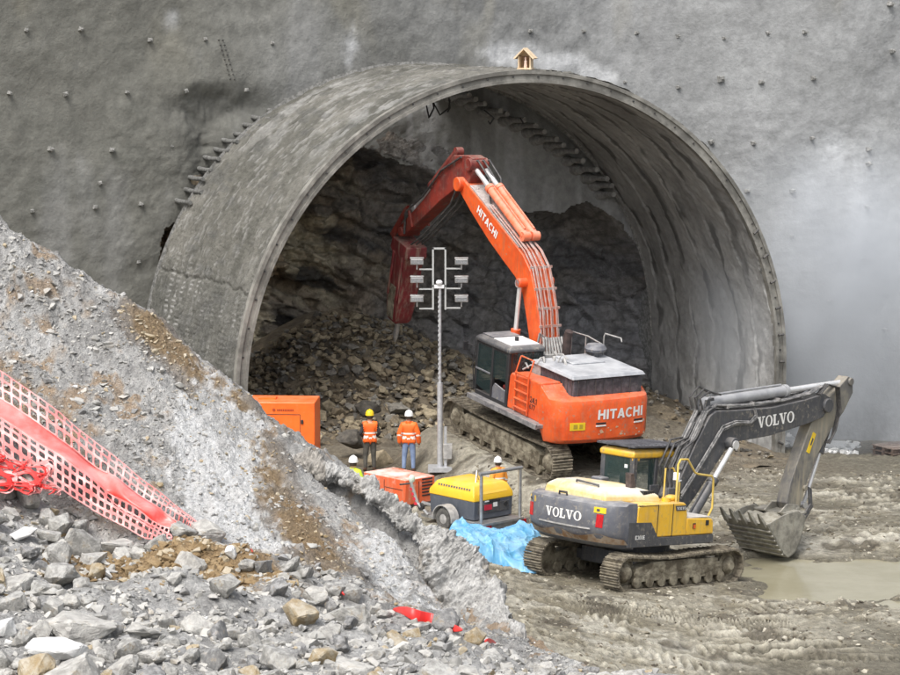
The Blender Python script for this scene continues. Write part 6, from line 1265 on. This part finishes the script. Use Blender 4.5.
    for _ in range(11000):
        x = r.uniform(-6.2, 1.2); yb, yr = float(np.interp(x, BW[:, 0], BW[:, 1])), float(np.interp(x, RW[:, 0], RW[:, 1])); y = lerp(yb, yr + .1, r.random())
        u = 450 + FPX * x / y; big = r.random() < (.07 if u < 160 else .02)
        if u > 300 and r.random() < .55: continue
        if 180 < u < 300 and r.random() < .5: continue
        ds = min(math.hypot(x - a, y - b) for a, b in STREAK)
        grav.append((x, y, .002, (r.uniform(.035, .075) if big else r.choice((.008, .011, .015, .022, .03)) * r.uniform(.8, 1.3)), 2 if ds < .34 else r.choices(range(5), (2.5, 6, .8, 1.6, .1))[0]))
    grav = dropz(grav, bank_z)
    o = rockfield('gravel', grav, M_st, range(350, 362)); tag(o, 'loose gravel and grit strewn over the face of the spoil mound', 'gravel', kind='stuff')
stones()
# ------------------------------------------------------------------ curled crust of sprayed concrete along the crest
def build_crust():
    root = empty('sprayed_crust', at(430, 560, 27)); tag(root, 'curled lumpy lip of sprayed concrete broken loose along the right crest of the mound', 'concrete crust'); lo = root.location
    m = mat('crust_concrete', .75, 1.2, scale=18, attr=True, rough=.95, bump=.8, bscale=38, bdist=.04)
    def lip(name, path, half, thick, seed, nx=150, ny=44):
        P = np.array([at(*p[:3])[:] for p in path]); T = np.linspace(0, 1, len(P)); t = np.linspace(0, 1, nx); C = np.stack([np.interp(t, T, P[:, i]) for i in range(3)], 1); hw = np.interp(t, T, [p[3] for p in path])
        a = np.linspace(0, 2 * PI, ny); rows = []
        D = np.gradient(C, axis=0); D /= np.linalg.norm(D, axis=1)[:, None]; Bn = np.cross(np.array([0.0, .97, -.24]), D); Bn /= np.linalg.norm(Bn, axis=1)[:, None]; Bn = Bn * np.sign(Bn[:, 2:3]); Bn = Bn + np.array([0, .55, 0]); Bn /= np.linalg.norm(Bn, axis=1)[:, None]; N_ = np.cross(D, Bn)
        tap = np.clip(np.minimum(t / .10, (1 - t) / .06), .05, 1) ** .5
        ca = np.sign(np.cos(a)) * np.abs(np.cos(a)) ** .7; sa = np.sign(np.sin(a)) * np.abs(np.sin(a)) ** .7
        q0 = Bn[:, None, :] * (ca[None, :, None] * (hw * tap)[:, None, None]) + N_[:, None, :] * (sa[None, :, None] * (thick * tap)[:, None, None]); G = C[:, None, :] + q0
        n = lambda f, s: fbm(G[..., 0] * f, G[..., 1] * f, G[..., 2] * f, 3, s)
        u_ = Bn[:, None, :] * (np.cos(a)[None, :, None] / np.maximum(hw, .02)[:, None, None]) + N_[:, None, :] * (np.sin(a)[None, :, None] / thick); u_ = u_ / np.linalg.norm(u_, axis=2)[..., None]; amp = .13 * n(2.2, seed) + .11 * n(6.0, seed + 1) + .07 * (np.abs(n(13.0, seed + 2)) - .2) + .05 * (np.abs(n(27.0, seed + 3)) - .2)
        Q = G + u_ * (amp * np.minimum(1, tap * 1.2)[:, None])[..., None]
        g = fbm(Q[..., 0] * 2, Q[..., 1] * 2, Q[..., 2] * 2, 3, seed + 5); g2 = fbm(Q[..., 0] * 9, Q[..., 1] * 9, Q[..., 2] * 9, 3, seed + 6)
        c = cmix(np.broadcast_to((.30, .295, .28), Q.shape), (.52, .515, .50), np.clip(.5 + .6 * g + .6 * g2, 0, 1)); c = cmix(c, (.16, .125, .08), sstep(.2, .5, g - .2 * g2) * .5)
        link(name, gridmesh(name, Q[..., 0] - lo.x, Q[..., 1] - lo.y, Q[..., 2] - lo.z, c, mats=[m]), root)
    lip('crust_slab', [(322, 463, 27.6, .08), (345, 474, 27.5, .10), (372, 493, 27.3, .12), (400, 518, 27.1, .12), (425, 541, 26.9, .10), (445, 556, 26.8, .08)], 0, .09, 5, 420, 90)
    lip('crust_slab', [(425, 528, 26.9, .07), (437, 553, 26.7, .24), (452, 579, 26.5, .36), (473, 608, 26.2, .38), (497, 633, 25.8, .28), (530, 650, 25.2, .10)], 0, .11, 25, 420, 110)
    lip('crust_lump', [(285, 452, 27.75, .05), (300, 462, 27.7, .09), (316, 470, 27.6, .09), (330, 478, 27.5, .05)], 0, .10, 45)
build_crust()
# ------------------------------------------------------------------ red plastic safety netting
M_net = mat('glare_pink_netting', (.80, .24, .23), (.84, .47, .45), scale=4, rough=.4); M_netr = mat('red_netting', (.74, .035, .03), (.66, .05, .045), scale=4, rough=.4); M_band = mat('red_plastic_band', (.78, .08, .065), (.76, .26, .24), scale=1.6, rough=.3, thr=(.45, .7), dust=(.75, .5, .48), dustamt=.5)  # pale pink puts the glare on the red strands into their colour
def net_sheet(mb, f, n, rows, hole=.62):
    """perforated sheet: each cell is a frame round an oval hole"""
    for i in range(n):
        for j in rows:
            u0, u1, w0, w1 = i / n, (i + 1) / n, j[0], j[1]; o, h = [], []
            for k in range(16):
                t = 2 * PI * k / 16; ct, st = math.cos(t), math.sin(t); m_ = max(abs(ct), abs(st)); o.append((ct / m_, st / m_)); q_ = (abs(ct) ** 6 + abs(st) ** 6) ** (-1 / 6); h.append((ct * hole * q_, st * hole * q_))
            P = lambda q: f(lerp(u0, u1, .5 + q[0] * .5), lerp(w0, w1, .5 + q[1] * .5))
            mb.add([P(q) for q in o] + [P(q) for q in h], [(k, (k + 1) % 16, 16 + (k + 1) % 16, 16 + k) for k in range(16)])
def build_net():
    root = empty('safety_netting', at(90, 470, 26)); tag(root, 'red plastic safety netting sagging down the left of the rubble bank', 'safety net'); lo = root.location
    up = [(-60, 322, 27.0), (0, 372, 26.7), (60, 413, 26.4), (110, 452, 26.2), (160, 492, 25.9), (190, 513, 25.7), (204, 526, 25.6)]; dn = [(-60, 408, 25.7), (0, 446, 25.6), (58, 487, 25.4), (104, 515, 25.3), (146, 538, 25.2), (172, 549, 25.2), (186, 546, 25.2)]
    T = np.linspace(0, 1, 7)
    def f(u, w):
        a = [float(np.interp(u, T, [p[i] for p in up])) for i in range(3)]; b = [float(np.interp(u, T, [p[i] for p in dn])) for i in range(3)]
        p = at(*[lerp(x, y, w) for x, y in zip(a, b)]); fold = .05 * math.sin(w * 9 + 3 * float(vnoise(u * 5, w * 2, 0, 4))) + .06 * float(fbm(u * 9, w * 4, 0, 2, 6))
        return p + Vector((.1, -1.0, .6)) * fold - lo
    w = MB(); net_sheet(w, f, 40, [(.0, .115), (.115, .23), (.23, .345)], .78); o = w.build('upper_mesh', M_net, root); s = o.modifiers.new('t', 'SOLIDIFY'); s.thickness = .006
    w = MB(); G = [[f(i / 60, lerp(.345, .60, j / 5)) for j in range(6)] for i in range(61)]; w.loft(G, False, False); o = w.build('band', M_band, root, smooth=60); s = o.modifiers.new('t', 'SOLIDIFY'); s.thickness = .004
    w = MB(); net_sheet(w, f, 40, [(.60, .70), (.70, .80), (.80, .90), (.90, 1.0)], .66); o = w.build('lower_mesh', M_net, root); s = o.modifiers.new('t', 'SOLIDIFY'); s.thickness = .006
    def g(u, w_):                                             # bunched end hanging in front
        a = at(lerp(-30, 48, u), lerp(444, 478, u) + 46 * w_ * (1 - .55 * u) - 6, 25.35 - .25 * w_); k = fbm(u * 5, w_ * 3, 0, 3, 9)
        return a + Vector((.10 * math.sin(u * 23 + 5 * w_), -.16 * math.sin(u * 17 + 2) * w_ - .1, .10 * float(k))) - lo
    w = MB(); net_sheet(w, g, 14, [(k / 5, (k + 1) / 5) for k in range(5)], .74); o = w.build('bunched_mesh', M_netr, root); s = o.modifiers.new('t', 'SOLIDIFY'); s.thickness = .008
    def g2(u, w_): return g(u, w_) + Vector((.04, .12, .05 * math.sin(u * 31))) 
    w = MB(); net_sheet(w, g2, 12, [(k / 4, (k + 1) / 4) for k in range(4)], .78); o = w.build('bunched_mesh', M_net, root); s = o.modifiers.new('t', 'SOLIDIFY'); s.thickness = .006
build_net()
def scrap(pts, wd, label):
    root = None; P = [bhit(p[0], p[1], True) + Vector((0, -.05, .05 + .03 * (i % 2))) for i, p in enumerate(pts)]; w = MB(); rows = []
    for i, p in enumerate(P):
        k = math.sin(PI * (i + .4) / (len(P) - .2)); d = Vector((.15, .35, .9)).normalized() * wd * k; rows.append([p - d * .5, p + Vector((0, -.02, 0)), p + d * .5])
    w.loft(rows, False, False); o = w.build('net_scrap', M_netr, smooth=60); s = o.modifiers.new('t', 'SOLIDIFY'); s.thickness = .006; s2 = o.modifiers.new('s', 'SUBSURF'); s2.levels = s2.render_levels = 2; tag(o, label, 'plastic scrap')
scrap([(392, 613, 24.62), (405, 617, 24.58), (420, 622, 24.5), (436, 627, 24.42), (450, 632, 24.3), (463, 637, 24.2)], .14, 'longest red plastic net scrap half buried at the foot of the crust')
scrap([(334, 593, 24.75), (339, 596, 24.7), (345, 599, 24.7)], .06, 'small red plastic scrap beside the pale block on the crest')
scrap([(240, 548, 25.1), (247, 552, 25.1), (254, 556, 25.05)], .05, 'tiny red plastic scrap just past the end of the netting')
scrap([(484, 645, 24.0), (490, 647, 23.95), (497, 649, 23.95)], .05, 'little red plastic scrap in front of the curled crust')
# ================================================================== light, camera, output
w = bpy.data.worlds.new('World'); scene.world = w; w.use_nodes = True; nt = w.node_tree; bg = nt.nodes['Background']
SUN_EL, SUN_AZ = math.radians(58), math.radians(208)            # azimuth measured from +Y clockwise: high behind the camera, to the left
sky = nt.nodes.new('ShaderNodeTexSky'); sky.sky_type = 'NISHITA'; sky.sun_disc = False; sky.sun_elevation = SUN_EL; sky.sun_rotation = SUN_AZ; sky.air_density = 1.0; sky.dust_density = 5.0
hs = nt.nodes.new('ShaderNodeHueSaturation'); hs.inputs['Saturation'].default_value = .35; nt.links.new(sky.outputs[0], hs.inputs['Color']); nt.links.new(hs.outputs[0], bg.inputs[0]); bg.inputs['Strength'].default_value = .15
sl = bpy.data.lights.new('overcast_sun', 'SUN'); sl.energy = 1.35; sl.angle = math.radians(28); sl.color = (1, .97, .93); so = bpy.data.objects.new('overcast_sun', sl); COL.objects.link(so)
d = Vector((math.sin(SUN_AZ) * math.cos(SUN_EL), math.cos(SUN_AZ) * math.cos(SUN_EL), math.sin(SUN_EL))); so.rotation_euler = d.to_track_quat('Z', 'Y').to_euler()
cam = bpy.data.cameras.new('camera'); co = bpy.data.objects.new('camera', cam); COL.objects.link(co); co.location = (0, 0, CAMH); co.rotation_euler = (PI / 2 - PIT, 0, 0)
cam.sensor_width = 36; cam.lens = FPX / 900 * 36; cam.clip_start = .5; cam.clip_end = 600; scene.camera = co
vs = scene.view_settings; scene.display_settings.display_device = 'sRGB'; vs.view_transform = 'Standard'; vs.look = 'None'; vs.gamma = 1; vs.use_curve_mapping = False; vs.exposure = .68
scene.render.resolution_x, scene.render.resolution_y = 1024, 768
scene.cycles.max_bounces = 6; scene.cycles.diffuse_bounces = 3; scene.cycles.use_denoising = True

def plume():
    m = bpy.data.materials.new('dust_cloud'); m.use_nodes = True; nt = m.node_tree; nt.nodes.remove(nt.nodes['Principled BSDF']); v = nt.nodes.new('ShaderNodeVolumePrincipled'); v.inputs['Color'].default_value = (.90, .945, 1.0, 1)
    tc = nt.nodes.new('ShaderNodeTexCoord'); ln = nt.nodes.new('ShaderNodeVectorMath'); ln.operation = 'LENGTH'; nt.links.new(tc.outputs['Object'], ln.inputs[0])
    r = nt.nodes.new('ShaderNodeMapRange'); r.inputs['From Min'].default_value = .98; r.inputs['From Max'].default_value = .1; nt.links.new(ln.outputs['Value'], r.inputs['Value'])
    n = nt.nodes.new('ShaderNodeTexNoise'); n.inputs['Scale'].default_value = 1.5; n.inputs['Detail'].default_value = 4; nt.links.new(tc.outputs['Object'], n.inputs['Vector'])
    q = nt.nodes.new('ShaderNodeMapRange'); q.inputs['From Min'].default_value = .36; q.inputs['From Max'].default_value = .62; q.inputs['To Max'].default_value = 1.35; nt.links.new(n.outputs['Fac'], q.inputs['Value'])
    mu = nt.nodes.new('ShaderNodeMath'); mu.operation = 'MULTIPLY'; nt.links.new(r.outputs['Result'], mu.inputs[0]); nt.links.new(q.outputs['Result'], mu.inputs[1]); nt.links.new(mu.outputs[0], v.inputs['Density'])
    nt.links.new(v.outputs[0], nt.nodes['Material Output'].inputs['Volume'])
    w = MB(); w.ball((0, 0, 0), 1, 20); o = w.build('dust_cloud', m); o.location = at(838, 305, 88.0); o.scale = (5.6, 2.4, 6.6); o['kind'] = 'stuff'; o['label'] = 'pale dust cloud drifting up the right side of the headwall'; o['category'] = 'dust'
plume()
scene.cycles.volume_bounces = 1
